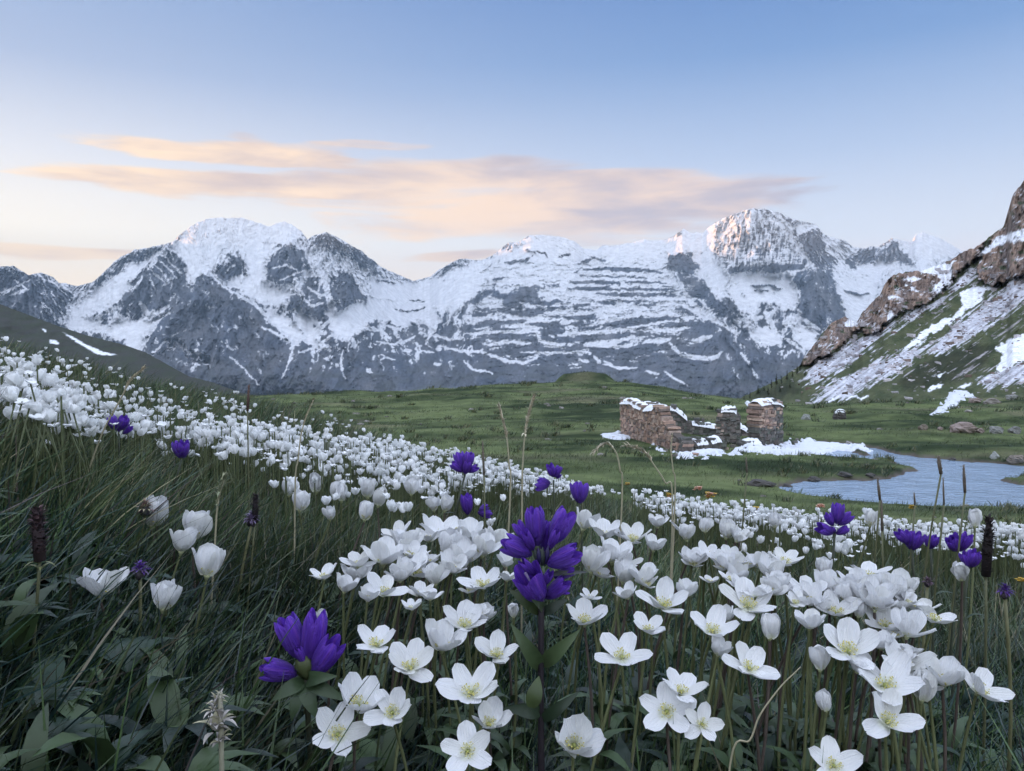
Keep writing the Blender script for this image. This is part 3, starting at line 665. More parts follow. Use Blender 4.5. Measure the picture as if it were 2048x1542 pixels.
def G(x, y, bumps=True):
    x = np.atleast_1d(np.asarray(x, float)); y = np.atleast_1d(np.asarray(y, float))
    r = np.maximum(np.hypot(x, y), 0.051); th = np.arctan2(x, y)
    i = np.clip((th + math.pi) / (2 * math.pi) * 720, 0, 719.999); j = np.clip((np.log(r) - glr[0]) / (glr[1] - glr[0]), 0, 498.999)
    i0 = i.astype(int); j0 = j.astype(int); a = i - i0; b = j - j0
    z = (_tab[i0, j0] * (1 - a) + _tab[i0 + 1, j0] * a) * (1 - b) + (_tab[i0, j0 + 1] * (1 - a) + _tab[i0 + 1, j0 + 1] * a) * b
    if bumps:
        z = z + 0.018 * fbm(x * 4, y * 4, 1, 2) * sst(6, 3, r) + 0.10 * fbm(x / 2.1, y / 2.1, 2, 3) * sst(2.5, 8, r) * sst(60, 25, r)
        z = z + (0.42 * fbm(x / 7, y / 5, 3, 3) + 0.40 * np.abs(fbm(x / 14, y / 9, 4, 2))) * sst(30, 60, r) * sst(400, 150, r)
        # the dark grassy knob on the ridge
        z = z + 0.95 * sst(3.9, 2.3, np.abs(x - 9.3) + 0.8 * fbm(x / 1.5, y / 1.5, 15, 3)) * np.exp(-((y - 104) / 5.0) ** 4) + 0.45 * np.exp(-(((x - 12) / 14) ** 2 + ((y - 100) / 9.0) ** 2)) + 0.5 * np.exp(-(((x + 22.0) / 3.5) ** 2 + ((y - 104) / 4.0) ** 2))
    k = (x > -2) & (x < 45) & (y > 17) & (y < 60)
    if k.any():
        xx, yy = x[k], y[k]
        s = psdf(POND, xx, yy, 6); s = np.minimum(s, -psdf(SPIT, xx, yy, 6)); s = np.minimum(s, -psdf(ISLE, xx, yy, 6)); s = np.minimum(s, -psdf(BANK, xx, yy, 6))
        s = s + 0.55 * fbm(xx / 1.1, yy / 2.0, 5, 4, 0.6)
        zk = z[k]; bank = np.maximum(zk, WZ + 0.10)
        bank = WZ + 0.10 + (bank - WZ - 0.10) * sst(0.0, 2.5, -s) + 0.05 * sst(0, .4, -s)
        z[k] = np.where(s > 0, WZ - 0.02 - 0.4 * sst(0, 1.0, s), bank - 0.10 * sst(-0.25, 0.0, s))
    return z


def hit(u, v, lo=0.3, hi=130.0):
    """where the sight line through (u, v) meets the ground"""
    Y = np.exp(np.linspace(math.log(lo), math.log(hi), 700)); x, y, z = unproj(u, v, Y)
    d = z - G(x, y); k = np.where(d < 0)[0]
    Yh = Y[k[0]] if len(k) else hi
    x, y, z = unproj(u, v, Yh); return float(x), float(y), float(G(x, y)[0])


th1 = np.concatenate([np.linspace(-math.pi, R(-42), 90)[:-1], np.linspace(R(-42), R(42), 1000), np.linspace(R(42), math.pi, 90)[1:]])
lr1 = np.concatenate([np.linspace(math.log(0.06), math.log(8), 150)[:-1], np.linspace(math.log(8), math.log(125), 260), np.linspace(math.log(125), math.log(5800), 50)[1:]])
TH, LR = np.meshgrid(th1, lr1); RR = np.exp(LR)
gx = (RR * np.sin(TH)).ravel(); gy = (RR * np.cos(TH)).ravel(); gz = G(gx, gy)
rr = RR.ravel()
def meadow_tone(x, y):
    """0 dark .. 1 pale grass: tone patches painted in place of shade on rolling ground"""
    return np.clip(0.50 + 1.9 * fbm(x / 14, y / 5, 51, 5, 0.6) + 0.9 * fbm(x / 3.4, y / 1.6, 57, 4) - 1.2 * np.exp(-(((x - 9.3) / 2.9) ** 4 + ((y - 103) / 4.5) ** 4)) - 0.8 * np.exp(-(((x + 22.0) / 3.5) ** 2 + ((y - 104) / 4.0) ** 2)), 0, 1)


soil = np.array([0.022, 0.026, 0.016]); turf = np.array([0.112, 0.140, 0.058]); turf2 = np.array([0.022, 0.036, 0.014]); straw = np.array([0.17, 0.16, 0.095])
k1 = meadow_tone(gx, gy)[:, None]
far = turf * k1 + turf2 * (1 - k1)  # dark turf mixed in as painted shade of the undulating meadow
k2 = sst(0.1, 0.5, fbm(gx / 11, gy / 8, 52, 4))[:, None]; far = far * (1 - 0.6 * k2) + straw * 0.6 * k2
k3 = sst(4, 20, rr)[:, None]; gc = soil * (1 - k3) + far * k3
mud = np.array([0.10, 0.085, 0.075])
k4 = (sst(0.16, 0.03, gz - WZ) * (np.hypot(gx - 14, gy - 34) < 40))[:, None]; gc = gc * (1 - k4) + mud * k4
V_ = np.stack([gx, gy, gz], 1); Fg = grid_faces(*TH.shape)
cap = len(V_); V_ = np.concatenate([V_, [[0, 0, float(G(0, 0.01)[0])]]]); gc = np.concatenate([gc, [soil]])
m_ground = tint_mat("meadow_ground", rough=0.95, var=0.3, nscale=1.5, bumps=0.4, bdist=0.06, spec=0.1)
ground = np_mesh("ground", V_, Fg[:, ::-1], m_ground, gc, k="structure")

# ------------------------------------------------------------------ water
m_water, t, b = nt("stream_water")
b.inputs["Base Color"].default_value = (0.27, 0.37, 0.49, 1); b.inputs["Roughness"].default_value = 0.12; b.inputs["IOR"].default_value = 1.33
b.inputs["Specular IOR Level"].default_value = 1.0
n1 = noise(t, 1.5, 5, 0.65, sx=(0.55, 1.0, 1), dist=1.6); n2 = noise(t, 7.0, 4, 0.6, sx=(0.45, 1, 1), dist=0.8); calm = ramp(t, noise(t, 0.35, 3, 0.6), 0.35, 0.65, 0.25, 1.0); n1 = math_(t, "MULTIPLY", n1, calm)
bump(t, b, math_(t, "ADD", n1, math_(t, "MULTIPLY", n2, 0.25)), 1.0, 0.34)
wx_, wy_ = np.meshgrid(np.linspace(8, 46, 60), np.linspace(18, 52, 60))
wk = np.array([np_mesh])
np_mesh("water", np.stack([wx_.ravel(), wy_.ravel(), np.full(wx_.size, WZ)], 1), grid_faces(60, 60), m_water, k="structure")

# ------------------------------------------------------------------ old snow lying on the meadow
m_snow = tint_mat("old_snow", rough=0.7, var=0.06, nscale=3.0, bumps=0.5, bdist=0.05, spec=0.3)
def snow_patch(px, h=0.16, n=150, jag=0.30, seed=0, res=None):
    P = [hit(u, v)[:2] for u, v in px]; A_ = np.array(P)
    lo = A_.min(0) - 1.0; hi = A_.max(0) + 1.0
    xs = np.linspace(lo[0], hi[0], n); ys = np.linspace(lo[1], hi[1], n); x, y = [q.ravel() for q in np.meshgrid(xs, ys)]
    s = sdf(P, x, y) + jag * (fbm(x / 0.7, y / 1.0, 60 + seed, 5, 0.65) * 1.9 - 0.25)
    z = np.maximum(G(x, y), WZ - 0.02) - 0.10 + (0.10 + h) * sst(-0.05, 0.9, s) * (1 + 0.5 * fbm(x / 1.2, y / 1.2, 61, 3)) - 0.25 * sst(0.1, -0.5, s)
    Fq = grid_faces(n, n); keep = (s[Fq] > -0.4).any(1)
    o = np_mesh("snow", np.stack([x, y, z], 1), Fq[keep], m_snow, np.tile([0.66, 0.69, 0.75], (len(x), 1)), k="stuff")
    return o
snow_patch([(1180, 868), (1215, 866), (1250, 858), (1262, 872), (1275, 876), (1262, 884), (1225, 882), (1195, 876)], 0.18, jag=0.55, seed=1)
snow_patch([(1286, 886), (1315, 888), (1345, 900), (1380, 905), (1400, 898), (1440, 903), (1480, 893), (1520, 892), (1560, 884), (1580, 876), (1625, 880), (1690, 888), (1745, 900), (1770, 907), (1740, 910), (1690, 908), (1640, 912), (1560, 914), (1500, 909), (1440, 917), (1390, 922), (1345, 920), (1320, 908)], 0.17, 300, 0.75, 2)
snow_patch([(1855, 834), (1868, 818), (1885, 806), (1902, 795), (1945, 789), (1955, 795), (1925, 806), (1912, 818), (1892, 832)], 0.35, 160, 0.9, 3)
snow_patch([(1483, 806), (1500, 803), (1512, 810), (1500, 815), (1488, 814)], 0.25, 60, 0.3, 4)
snow_patch([(1865, 857), (1885, 853), (1890, 860), (1872, 864)], 0.25, 60, 0.3, 5)

# small stones scattered over the pasture and along the shore, too many to count
ms_ = MB(); k_ = 0
for _ in range(420):
    th_ = rnd.uniform(R(-24), R(34)); r_ = math.exp(rnd.uniform(math.log(13), math.log(95))); x, y = r_ * math.sin(th_), r_ * math.cos(th_); z = float(G(x, y)[0])
    shore = abs(z - WZ - 0.1) < 0.10 and math.hypot(x - 15, y - 34) < 26
    if z < WZ - 0.12 or (not shore and rnd.random() < 0.78): continue
    q_ = rnd.uniform(0.5, 1.3); ms_.blob((x, y, z + 0.01), (0.0035 * r_ * q_ * rnd.uniform(.7, 1.6), 0.003 * r_ * q_, 0.002 * r_ * q_), int(q_ * 9999), 0.25, 8, 5, 0, (0.22 * q_, 0.205 * q_, 0.19 * q_), 1.4); k_ += 1
tag(ms_.build("pebbles", tint_mat("pasture_stone", rough=0.9, var=0.35, nscale=8.0, bumps=0.5, bdist=0.03), smooth=False), kind="stuff")

# ------------------------------------------------------------------ the evening air
hz_m = bpy.data.materials.new("evening_haze"); hz_m.use_nodes = True; t = hz_m.node_tree
t.nodes.remove(t.nodes["Principled BSDF"])
pv = N(t, "ShaderNodeVolumePrincipled"); pv.inputs["Color"].default_value = (0.66, 0.83, 1.0, 1); pv.inputs["Density"].default_value = 5.2e-5; pv.inputs["Anisotropy"].default_value = 0.2
t.links.new(pv.outputs[0], t.nodes["Material Output"].inputs["Volume"])
hb = MB(); x0, x1, y0, y1, z0, z1 = -9800, 9000, -7000, 13500, -262, 1720
hb.add([(x0, y0, z0), (x1, y0, z0), (x1, y1, z0), (x0, y1, z0), (x0, y0, z1), (x1, y0, z1), (x1, y1, z1), (x0, y1, z1)], [(3, 2, 1, 0), (4, 5, 6, 7), (0, 1, 5, 4), (1, 2, 6, 5), (2, 3, 7, 6), (3, 0, 4, 7)])
if HAZE: tag(hb.build("haze", hz_m, smooth=False), kind="stuff")
# ------------------------------------------------------------------ the ruin
m_stone = tint_mat("rubble_stone", rough=0.9, var=0.35, nscale=7.0, bumps=0.7, bdist=0.05, spec=0.15)
WARM = [(0.42, 0.29, 0.23), (0.36, 0.25, 0.20), (0.46, 0.34, 0.27), (0.30, 0.22, 0.19), (0.40, 0.31, 0.26), (0.24, 0.20, 0.18)]  # reddish stone, its warmth also painting in low sun on the walls
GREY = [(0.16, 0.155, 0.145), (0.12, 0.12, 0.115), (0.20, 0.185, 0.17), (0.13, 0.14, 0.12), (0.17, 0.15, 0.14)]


def stone_block(mb, c, ax, hx, hy, hz, q, col, j=0.18):
    """one squared rubble stone: centre c, ax = direction of its length"""
    nx = Vector((-ax.y, ax.x, 0)); vs = []
    for sx_ in (-1, 1):
        for sy_ in (-1, 1):
            for sz_ in (-1, 1):
                vs.append(c + ax * hx * (sx_ + q.uniform(-j, j)) + nx * (hy * sy_ + q.uniform(-0.04, 0.05)) + Vector((0, 0, hz * (sz_ + q.uniform(-j, j)))))
    mb.add(vs, [(0, 1, 3, 2), (4, 6, 7, 5), (0, 4, 5, 1), (2, 3, 7, 6), (0, 2, 6, 4), (1, 5, 7, 3)], 0, col)


def masonry(p0, p1, thick, top, seed, pal, ch=0.135):
    """rubble courses from p0 to p1; top(s) = height of the broken wall head above the foot at s in 0..1"""
    q = random.Random(seed); mb = MB(); d = p1 - p0; L = d.length; ax = Vector((d.x, d.y, 0)).normalized()
    hmax = max(top(i / 20) for i in range(21)); z = -0.25
    while z < hmax:
        h = ch * q.uniform(0.6, 1.5); x = -q.uniform(0, 0.15)
        while x < L:
            wd = min(q.uniform(0.12, 0.34), max(L - x, 0.06)); s = min(max((x + wd / 2) / L, 0), 1)
            if z + h * 0.6 < top(s) + 0.22 * math.sin(s * 23 + seed) * math.sin(s * 9) + q.uniform(-0.16, 0.10):
                c = p0.lerp(p1, s) + Vector((0, 0, z + h / 2 + q.uniform(-.04, .04))); pl = pal(s, (z + h / 2))
                k = q.uniform(0.75, 1.2); cc = tuple(a * k for a in q.choice(pl))
                stone_block(mb, c, ax, wd / 2 * 0.96, thick / 2, h / 2 * 0.97, q, cc, 0.26)
            x += wd
        z += h
    n = 24                                             # mortar and rubble heart
    nx = Vector((-ax.y, ax.x, 0)); vs = []; fs = []
    for i in range(n + 1):
        s = i / n; b = p0.lerp(p1, s); tz = max(top(s) - 0.10, -0.2)
        for sd in (-1, 1):
            vs += [b + nx * sd * (thick / 2 - 0.05) + Vector((0, 0, -0.3)), b + nx * sd * (thick / 2 - 0.05) + Vector((0, 0, tz))]
    for i in range(n):
        a = i * 4; fs += [(a, a + 4, a + 5, a + 1), (a + 2, a + 3, a + 7, a + 6), (a + 1, a + 5, a + 7, a + 3)]
    fs += [(0, 1, 3, 2), (n * 4, n * 4 + 2, n * 4 + 3, n * 4 + 1)]
    mb.add(vs, fs, 0, (0.11, 0.095, 0.085))
    return mb


def snow_cap(p0, p1, thick, top, s0, s1, h, seed, n=26):
    ax = (p1 - p0); ax.z = 0; ax.normalize(); nx = Vector((-ax.y, ax.x, 0)); q = random.Random(seed); mb = MB(); vs = []; fs = []; m = 7
    for i in range(n + 1):
        s = s0 + (s1 - s0) * i / n; b = p0.lerp(p1, s); e = min(1.0, 6 * min(i, n - i) / n + 0.25); hh = h * (0.7 + 0.5 * math.sin(i * 0.9 + seed) * 0.5 + q.uniform(-.1, .15)) * e
        for k in range(m + 1):
            a = -1 + 2 * k / m
            prof_ = (1 - abs(a) ** 2.5)
            vs.append(b + nx * a * (thick / 2 + 0.07 + q.uniform(-.02, .04)) + Vector((0, 0, top(s) - 0.10 + (0.10 + hh) * prof_ - 0.10 * (1 - prof_) + q.uniform(-.012, .012))))
    for i in range(n):
        for k in range(m):
            a = i * (m + 1) + k; fs.append((a, a + 1, a + m + 2, a + m + 1))
    mb.add(vs, fs, 0, (0.82, 0.84, 0.88)); return mb


def wall_from(pl, thick, seed, pal, name, parent, capr=None, cap_h=0.2):
    """pl: (u, v_top) along the wall head, first and last with the row of the foot"""
    (u0, vf0), (u1, vf1), prof = pl
    a = Vector(hit(u0, vf0)); b = Vector(hit(u1, vf1)); Ls = np.linspace(0, 1, 60); us = []; tops = []
    for s in Ls:
        p = a.lerp(b, s); us.append(CX + F * p.x / p.y); 
    vt = np.interp(us, [p[0] for p in prof], [p[1] for p in prof])
    for s, v in zip(Ls, vt):
        p = a.lerp(b, s); tops.append(float(unproj(CX, v, p.y)[2]) - p.z)
    top = lambda s: float(np.interp(s, Ls, tops))
    o = masonry(a - parent.location, b - parent.location, thick, top, seed, pal).build(name, m_stone, parent, smooth=False)
    for (s0, s1) in (capr or []):
        snow_cap(a - parent.location, b - parent.location, thick, top, s0, s1, cap_h, seed).build("snow_cap", m_snow, o)
    return o


rx, ry, rz = hit(1390, 890)
ruin = empty("stone_ruin", (rx, ry, rz), "roofless ruin of reddish rubble walls and two pillars under snow caps beside the stream", "ruin")
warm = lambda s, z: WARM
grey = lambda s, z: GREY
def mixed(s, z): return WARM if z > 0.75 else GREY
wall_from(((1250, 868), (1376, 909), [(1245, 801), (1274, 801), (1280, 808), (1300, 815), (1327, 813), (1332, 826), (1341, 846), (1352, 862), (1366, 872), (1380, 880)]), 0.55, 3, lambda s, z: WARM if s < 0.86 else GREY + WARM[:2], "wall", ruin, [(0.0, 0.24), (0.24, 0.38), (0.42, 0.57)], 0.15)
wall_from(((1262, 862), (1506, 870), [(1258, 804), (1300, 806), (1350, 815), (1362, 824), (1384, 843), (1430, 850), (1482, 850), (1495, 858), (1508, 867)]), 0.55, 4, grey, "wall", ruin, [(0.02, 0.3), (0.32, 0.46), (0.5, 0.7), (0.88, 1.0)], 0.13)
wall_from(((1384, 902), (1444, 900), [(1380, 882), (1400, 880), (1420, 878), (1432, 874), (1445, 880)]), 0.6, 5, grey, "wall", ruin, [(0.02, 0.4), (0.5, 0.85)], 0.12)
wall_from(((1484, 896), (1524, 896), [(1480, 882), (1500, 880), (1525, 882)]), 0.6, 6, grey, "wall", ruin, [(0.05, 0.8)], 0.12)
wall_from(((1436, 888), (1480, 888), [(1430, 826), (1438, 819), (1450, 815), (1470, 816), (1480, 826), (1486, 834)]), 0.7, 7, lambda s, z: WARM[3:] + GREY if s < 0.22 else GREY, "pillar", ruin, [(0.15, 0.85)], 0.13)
wall_from(((1508, 889), (1554, 890), [(1503, 806), (1515, 803), (1530, 800), (1545, 801), (1560, 808)]), 0.75, 8, lambda s, z: (WARM if z > 0.85 and s < 0.6 else GREY if z < 0.85 else GREY + WARM[2:4]), "pillar", ruin, [(0.0, 0.42), (0.45, 1.0)], 0.14)  # upper left stones coloured warm to stand in for low sun

# stones fallen from the walls
def fallen(u, v, w_, pal, seed):
    x, y, z = hit(u, v); q = random.Random(seed); e = empty("fallen_stone", (x, y, z), "squared stone fallen from the ruin walls and lying in the snow", "stone", "stones fallen round the ruin"); mb = MB(); r = w_ * y / F / 2
    stone_block(mb, Vector((0, 0, r * 0.35)), Vector((math.cos(seed), math.sin(seed), 0)), r, r * 0.8, r * 0.6, q, q.choice(pal), 0.35); mb.build("stone", m_stone, e, smooth=False)
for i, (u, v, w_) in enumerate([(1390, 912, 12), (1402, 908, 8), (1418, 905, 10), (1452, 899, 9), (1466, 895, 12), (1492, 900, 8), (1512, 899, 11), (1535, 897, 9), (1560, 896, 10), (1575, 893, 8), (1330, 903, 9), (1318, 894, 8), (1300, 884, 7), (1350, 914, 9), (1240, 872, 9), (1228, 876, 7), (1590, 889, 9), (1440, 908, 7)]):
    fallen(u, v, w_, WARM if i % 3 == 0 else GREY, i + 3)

# ------------------------------------------------------------------ boulders
m_boulder = tint_mat("lichened_boulder", rough=0.9, var=0.4, nscale=4.0, bumps=0.7, bdist=0.08, spec=0.15)
def boulder(u, v, wpx_, hpx, label, tone, seed, snow=False, Y=None, group=None):
    if Y is None: x, y, z = hit(u, v)
    else:
        x, y, z = [float(q) for q in unproj(u, v, Y)]
    sh_ = 0.72 if u > 1830 else 1.0; r = sh_ * wpx_ * y / F / 2; h = sh_ * hpx * y / F
    e = empty("boulder", (x, y, z), label, "boulder", group)
    mb = MB(); mb.blob((0, 0, h * 0.32), (r, r * 0.8, h * 0.68), seed, 0.22, 14, 9, 0, tone, 1.3)
    if r > 0.5:
        mb.blob((-r * 0.75, -r * 0.2, h * 0.1), (r * 0.4, r * 0.4, h * 0.4), seed + 5, 0.25, 10, 7, 0, tuple(c * 0.85 for c in tone), 1.3)
    mb.build("stone", m_boulder, e, smooth=False)
    if snow:
        s = MB(); s.blob((0, 0, h * 0.72), (r * 0.8, r * 0.65, h * 0.36), seed + 1, 0.12, 12, 7, 0, (0.8, 0.83, 0.87), 1.3); s.build("snow_cap", m_snow, e)
    return e
PK, GY, DKS = (0.26, 0.21, 0.19), (0.24, 0.24, 0.23), (0.085, 0.08, 0.075)
boulder(1680, 838, 26, 19, "dark boulder topped with snow on the grass behind the right pillar", DKS, 1, True)
boulder(1612, 840, 17, 12, "small pale grey boulder beside the right ruin pillar", (0.3, 0.31, 0.3), 2)
boulder(1924, 866, 64, 26, "broad pinkish boulder lying in the meadow above the stream bend", PK, 3)
boulder(1846, 860, 28, 14, "low brown boulder just before the broad pinkish boulder", (0.2, 0.17, 0.14), 4)
boulder(1992, 868, 34, 20, "grey boulder next after the broad pinkish boulder", GY, 5)
boulder(2030, 868, 30, 18, "grey boulder at the end of the meadow row", (0.2, 0.2, 0.19), 6)
boulder(1960, 866, 18, 12, "small stone between the broad pinkish boulder and the grey one", PK, 16)
boulder(1990, 917, 24, 18, "pale rounded boulder on the far bank of the stream", (0.36, 0.37, 0.35), 7)
boulder(2032, 925, 44, 20, "brown flat boulder at the far edge of the stream", (0.22, 0.19, 0.16), 8)
boulder(1950, 806, 34, 12, "brownish rock next to the snow patch on the meadow", PK, 9)
boulder(1985, 808, 46, 14, "long flat rock beyond the snow patch on the meadow", (0.22, 0.2, 0.18), 10)
boulder(2025, 800, 30, 14, "grey rock at the foot of the scree slope", GY, 11)
boulder(1523, 972, 52, 12, "flat dark boulder at the tip of the pond", DKS, 12)
boulder(1575, 977, 22, 8, "small black stone at the water's edge beside the flat dark boulder", DKS, 13)
boulder(1628, 962, 26, 8, "dark wet stone under the grassy tongue of the bank", DKS, 14)
boulder(1690, 961, 30, 7, "dark flat stone along the shore of the grassy tongue", DKS, 15)
boulder(1740, 958, 18, 6, "small dark stone near the end of the grassy tongue", DKS, 17)
boulder(1880, 862, 16, 8, "small pinkish stone touching the broad pinkish boulder", PK, 18)
boulder(1905, 925, 20, 8, "small dark stone on the far shore of the stream", DKS, 19)

# ------------------------------------------------------------------ small conifers on the flank of the right hill
m_conifer = tint_mat("conifer_needles", rough=0.8, var=0.4, nscale=2.0)
m_bark = tint_mat("conifer_bark", rough=0.9, var=0.3, nscale=6.0)
def conifer(u, v, hpx, label, seed):
    c = float(crest_at(RC, np.array([u]))[0]); T = min(1.0, (850 - v) / (850 - c))
    Y = float(r_d(np.array([[float(u)]]), np.array([[float(v)]]), np.array([[T]]))[0, 0]); p = at(u, v, Y)
    h = hpx * Y / F; q = random.Random(seed)
    e = empty("pine_tree", p, label, "tree", "small conifers on the edge of the right hill")
    tr = MB(); tr.tube([(0, 0, -h * 0.15), (0, 0, h * 0.4), (0.01 * h, 0, h * 0.95)], [h * 0.045, h * 0.03, h * 0.008], 6, 0, (0.07, 0.05, 0.04)); tr.build("trunk", m_bark, e)
    mb = MB(); n = 150
    for i in range(n):
        f_ = (i + q.random()) / n; zz = h * (0.10 + 0.9 * f_); rr = h * 0.26 * (1 - f_) ** 0.8 * q.uniform(0.35, 1.15) + 0.01 * h; a = q.uniform(0, 6.283)
        d = Vector((math.cos(a), math.sin(a), 0)); b = Vector((0, 0, zz)); s_ = Vector((-d.y, d.x, 0)) * h * 0.035 * q.uniform(.6, 1.4)
        tip = b + d * rr - Vector((0, 0, rr * q.uniform(0.1, 0.5))); mid = b + d * rr * 0.55 - Vector((0, 0, rr * 0.1))
        g = q.uniform(0.6, 1.4); mb.add([b, mid + s_, tip, mid - s_], [(0, 1, 2, 3)], 0, (0.022 * g, 0.040 * g, 0.020 * g))
    mb.build("crown", m_conifer, e, smooth=False)
for i, (u, v, h) in enumerate([(1500, 797, 15), (1516, 789, 20), (1528, 783, 13), (1543, 775, 17), (1553, 769, 22), (1563, 766, 14), (1574, 760, 20), (1585, 754, 13), (1594, 748, 17), (1600, 742, 12), (1536, 790, 18), (1560, 784, 14), (1488, 801, 12), (1610, 752, 15), (1580, 776, 13)]):
    W = ["lowest", "second", "third", "fourth", "fifth", "sixth", "seventh", "eighth", "ninth", "topmost"]
    lab = f"tiny dark conifer, {W[i]} up the edge of the right hill" if i < 10 else ["small dark conifer on the grass below the hill edge, left one", "small dark conifer on the grass below the hill edge, middle one", "tiny dark conifer at the very foot of the hill edge", "lone tiny conifer at the foot of the brown cliff", "small dark conifer on the grass below the hill edge, right one"][i - 10]
    conifer(u, v, h, lab, i + 40)

# loose stones of the scree, too many to count
sv_ = []; sf_ = []; sc_ = []
Us = rng.uniform(1560, 2100, 9000); Vs_ = rng.uniform(540, 835, 9000); cs = crest_at(RC, Us); Ts = (850 - Vs_) / (850 - cs); ok = (Ts > 0.02) & (Ts < 0.97); Us, Vs_, Ts = Us[ok], Vs_[ok], Ts[ok]
_m = r_mask(Us, Vs_); pr = 0.10 + 0.9 * np.maximum(_m[2], 0.5 * _m[0]); pr = np.where(Vs_ > 790, 0.12, pr); kk = rng.random(len(Us)) < pr * 0.35; Us, Vs_, Ts = Us[kk], Vs_[kk], Ts[kk]
Ys = r_d(Us, Vs_, Ts); xs_, ys_, zs_ = unproj(Us, Vs_, Ys)
mbs = MB()
for x, y, z in zip(xs_, ys_, zs_):
    r = min(0.12 * (rnd.random() ** -0.45), 0.45) * y / 160; g = rnd.uniform(0.6, 1.5); tone_ = (0.40 * g, 0.375 * g, 0.39 * g) if rnd.random() < .78 else (0.17 * g, 0.13 * g, 0.11 * g)
    stone_block(mbs, Vector((x, y, z)), Vector((math.cos(r * 900), math.sin(r * 900), 0)), r * 1.3, r, r * 0.9, rnd, tone_, 0.45)
tag(mbs.build("scree_rubble", m_boulder, smooth=False), kind="stuff")
# ------------------------------------------------------------------ grass
m_grass = tint_mat("grass_blades", rough=0.42, var=0.25, nscale=30.0, spec=0.45, trans=0.15)
KEEP = []


def blades(x, y, h, wd, col, segs=3, lean=0.35, wind=(0.3, 0.25), z=None, bend=1.0, sink=0.01):
    n = len(x); z = G(x, y) if z is None else z
    a = rng.uniform(0, 2 * math.pi, n); lx = np.cos(a) * lean * rng.random(n) + wind[0] * rng.uniform(0.2, 1.3, n); ly = np.sin(a) * lean * rng.random(n) + wind[1] * rng.uniform(0.2, 1.3, n)
    # blade faces turn at random, with a leaning towards the viewer so that they keep their width
    fa = rng.uniform(-1.2, 1.2, n) + np.arctan2(x, y) * -1; px_, py_ = np.cos(fa) * wd / 2, np.sin(fa) * wd / 2
    cv = rng.uniform(0.2, 1.2, n) * bend
    Vs = []
    for k in range(segs + 1):
        t_ = k / segs; b = t_ ** 1.8
        cx_ = x + h * (lx * t_ + lx * cv * b); cy_ = y + h * (ly * t_ + ly * cv * b)
        cz_ = z - sink + (h + sink) * (t_ - 0.28 * cv * np.hypot(lx, ly) * b)
        ww = (1 - t_ ** 2.2) * (0.75 + 0.5 * min(t_ * 3, 1)) if k < segs else 0.05
        Vs.append(np.stack([cx_ - px_ * ww, cy_ - py_ * ww, cz_], 1)); Vs.append(np.stack([cx_ + px_ * ww, cy_ + py_ * ww, cz_], 1))
    Vv = np.stack(Vs, 1).reshape(-1, 3); m = 2 * (segs + 1)
    f0 = np.array([[2 * k, 2 * k + 1, 2 * k + 3, 2 * k + 2] for k in range(segs)])
    Fv = (np.arange(n)[:, None, None] * m + f0[None]).reshape(-1, 4)
    Cv = np.repeat(col[:, None, :], m, 1).reshape(-1, 3)
    return Vv, Fv, Cv


def field(name, n, r0, r1, a0, a1, hfun, wfun, segs, lean, wind, palette, dens=None, bend=1.0):
    th = rng.uniform(R(a0), R(a1), n); r = np.exp(rng.uniform(math.log(r0), math.log(r1), n))
    x, y = r * np.sin(th), r * np.cos(th)
    if dens is not None:
        k = rng.random(n) < dens(x, y, r); x, y, r = x[k], y[k], r[k]
    z = G(x, y)
    wet = (np.hypot(x - 15, y - 34) < 30) & (z < WZ + 0.05); x, y, r, z = x[~wet], y[~wet], r[~wet], z[~wet]
    n = len(x); P = np.array(palette); pi_ = rng.choice(len(P), n, p=P[:, 3] / P[:, 3].sum())
    patch = 0.6 + 0.8 * np.clip(0.5 + 1.3 * fbm(x / np.where(r > 10, 9, 0.5), y / np.where(r > 10, 5, 0.5), 91, 4), 0, 1)
    col = P[pi_, :3] * (rng.uniform(0.6, 1.35, n) * patch)[:, None]
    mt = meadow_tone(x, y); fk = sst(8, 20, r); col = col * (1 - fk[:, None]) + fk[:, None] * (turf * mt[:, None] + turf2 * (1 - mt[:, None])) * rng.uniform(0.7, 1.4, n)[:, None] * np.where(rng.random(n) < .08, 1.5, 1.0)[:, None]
    Vv, Fv, Cv = blades(x, y, hfun(x, y, r) * rng.uniform(0.45, 1.2, n), wfun(r) * rng.uniform(0.6, 1.3, n), col, segs, lean, wind, z, bend)
    return np_mesh(name, Vv, Fv, m_grass, Cv, smooth=True, k="stuff")


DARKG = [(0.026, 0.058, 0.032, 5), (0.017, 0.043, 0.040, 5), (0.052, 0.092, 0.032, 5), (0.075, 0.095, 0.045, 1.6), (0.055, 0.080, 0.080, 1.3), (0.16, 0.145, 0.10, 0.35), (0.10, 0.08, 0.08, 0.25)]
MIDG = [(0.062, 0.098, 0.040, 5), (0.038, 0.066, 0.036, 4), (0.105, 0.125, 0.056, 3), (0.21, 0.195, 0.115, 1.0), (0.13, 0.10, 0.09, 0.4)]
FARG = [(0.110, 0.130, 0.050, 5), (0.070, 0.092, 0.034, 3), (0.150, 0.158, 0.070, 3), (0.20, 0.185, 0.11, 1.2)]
leftw = lambda x, y: sst(0.15, -0.5, x / np.maximum(y, 0.2))
hn = lambda x, y, r: np.interp(r, [0.4, 0.65, 0.9, 1.3], [0.085, 0.10, 0.125, 0.15]) - 0.008 * leftw(x, y)
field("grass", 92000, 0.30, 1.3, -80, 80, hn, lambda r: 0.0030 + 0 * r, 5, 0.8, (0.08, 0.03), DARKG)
field("grass", 1400, 0.55, 1.7, -44, -12, lambda x, y, r: 0.12 + 0 * r, lambda r: 0.0026 + 0 * r, 5, 0.6, (0.35, 0.08), DARKG[1:])
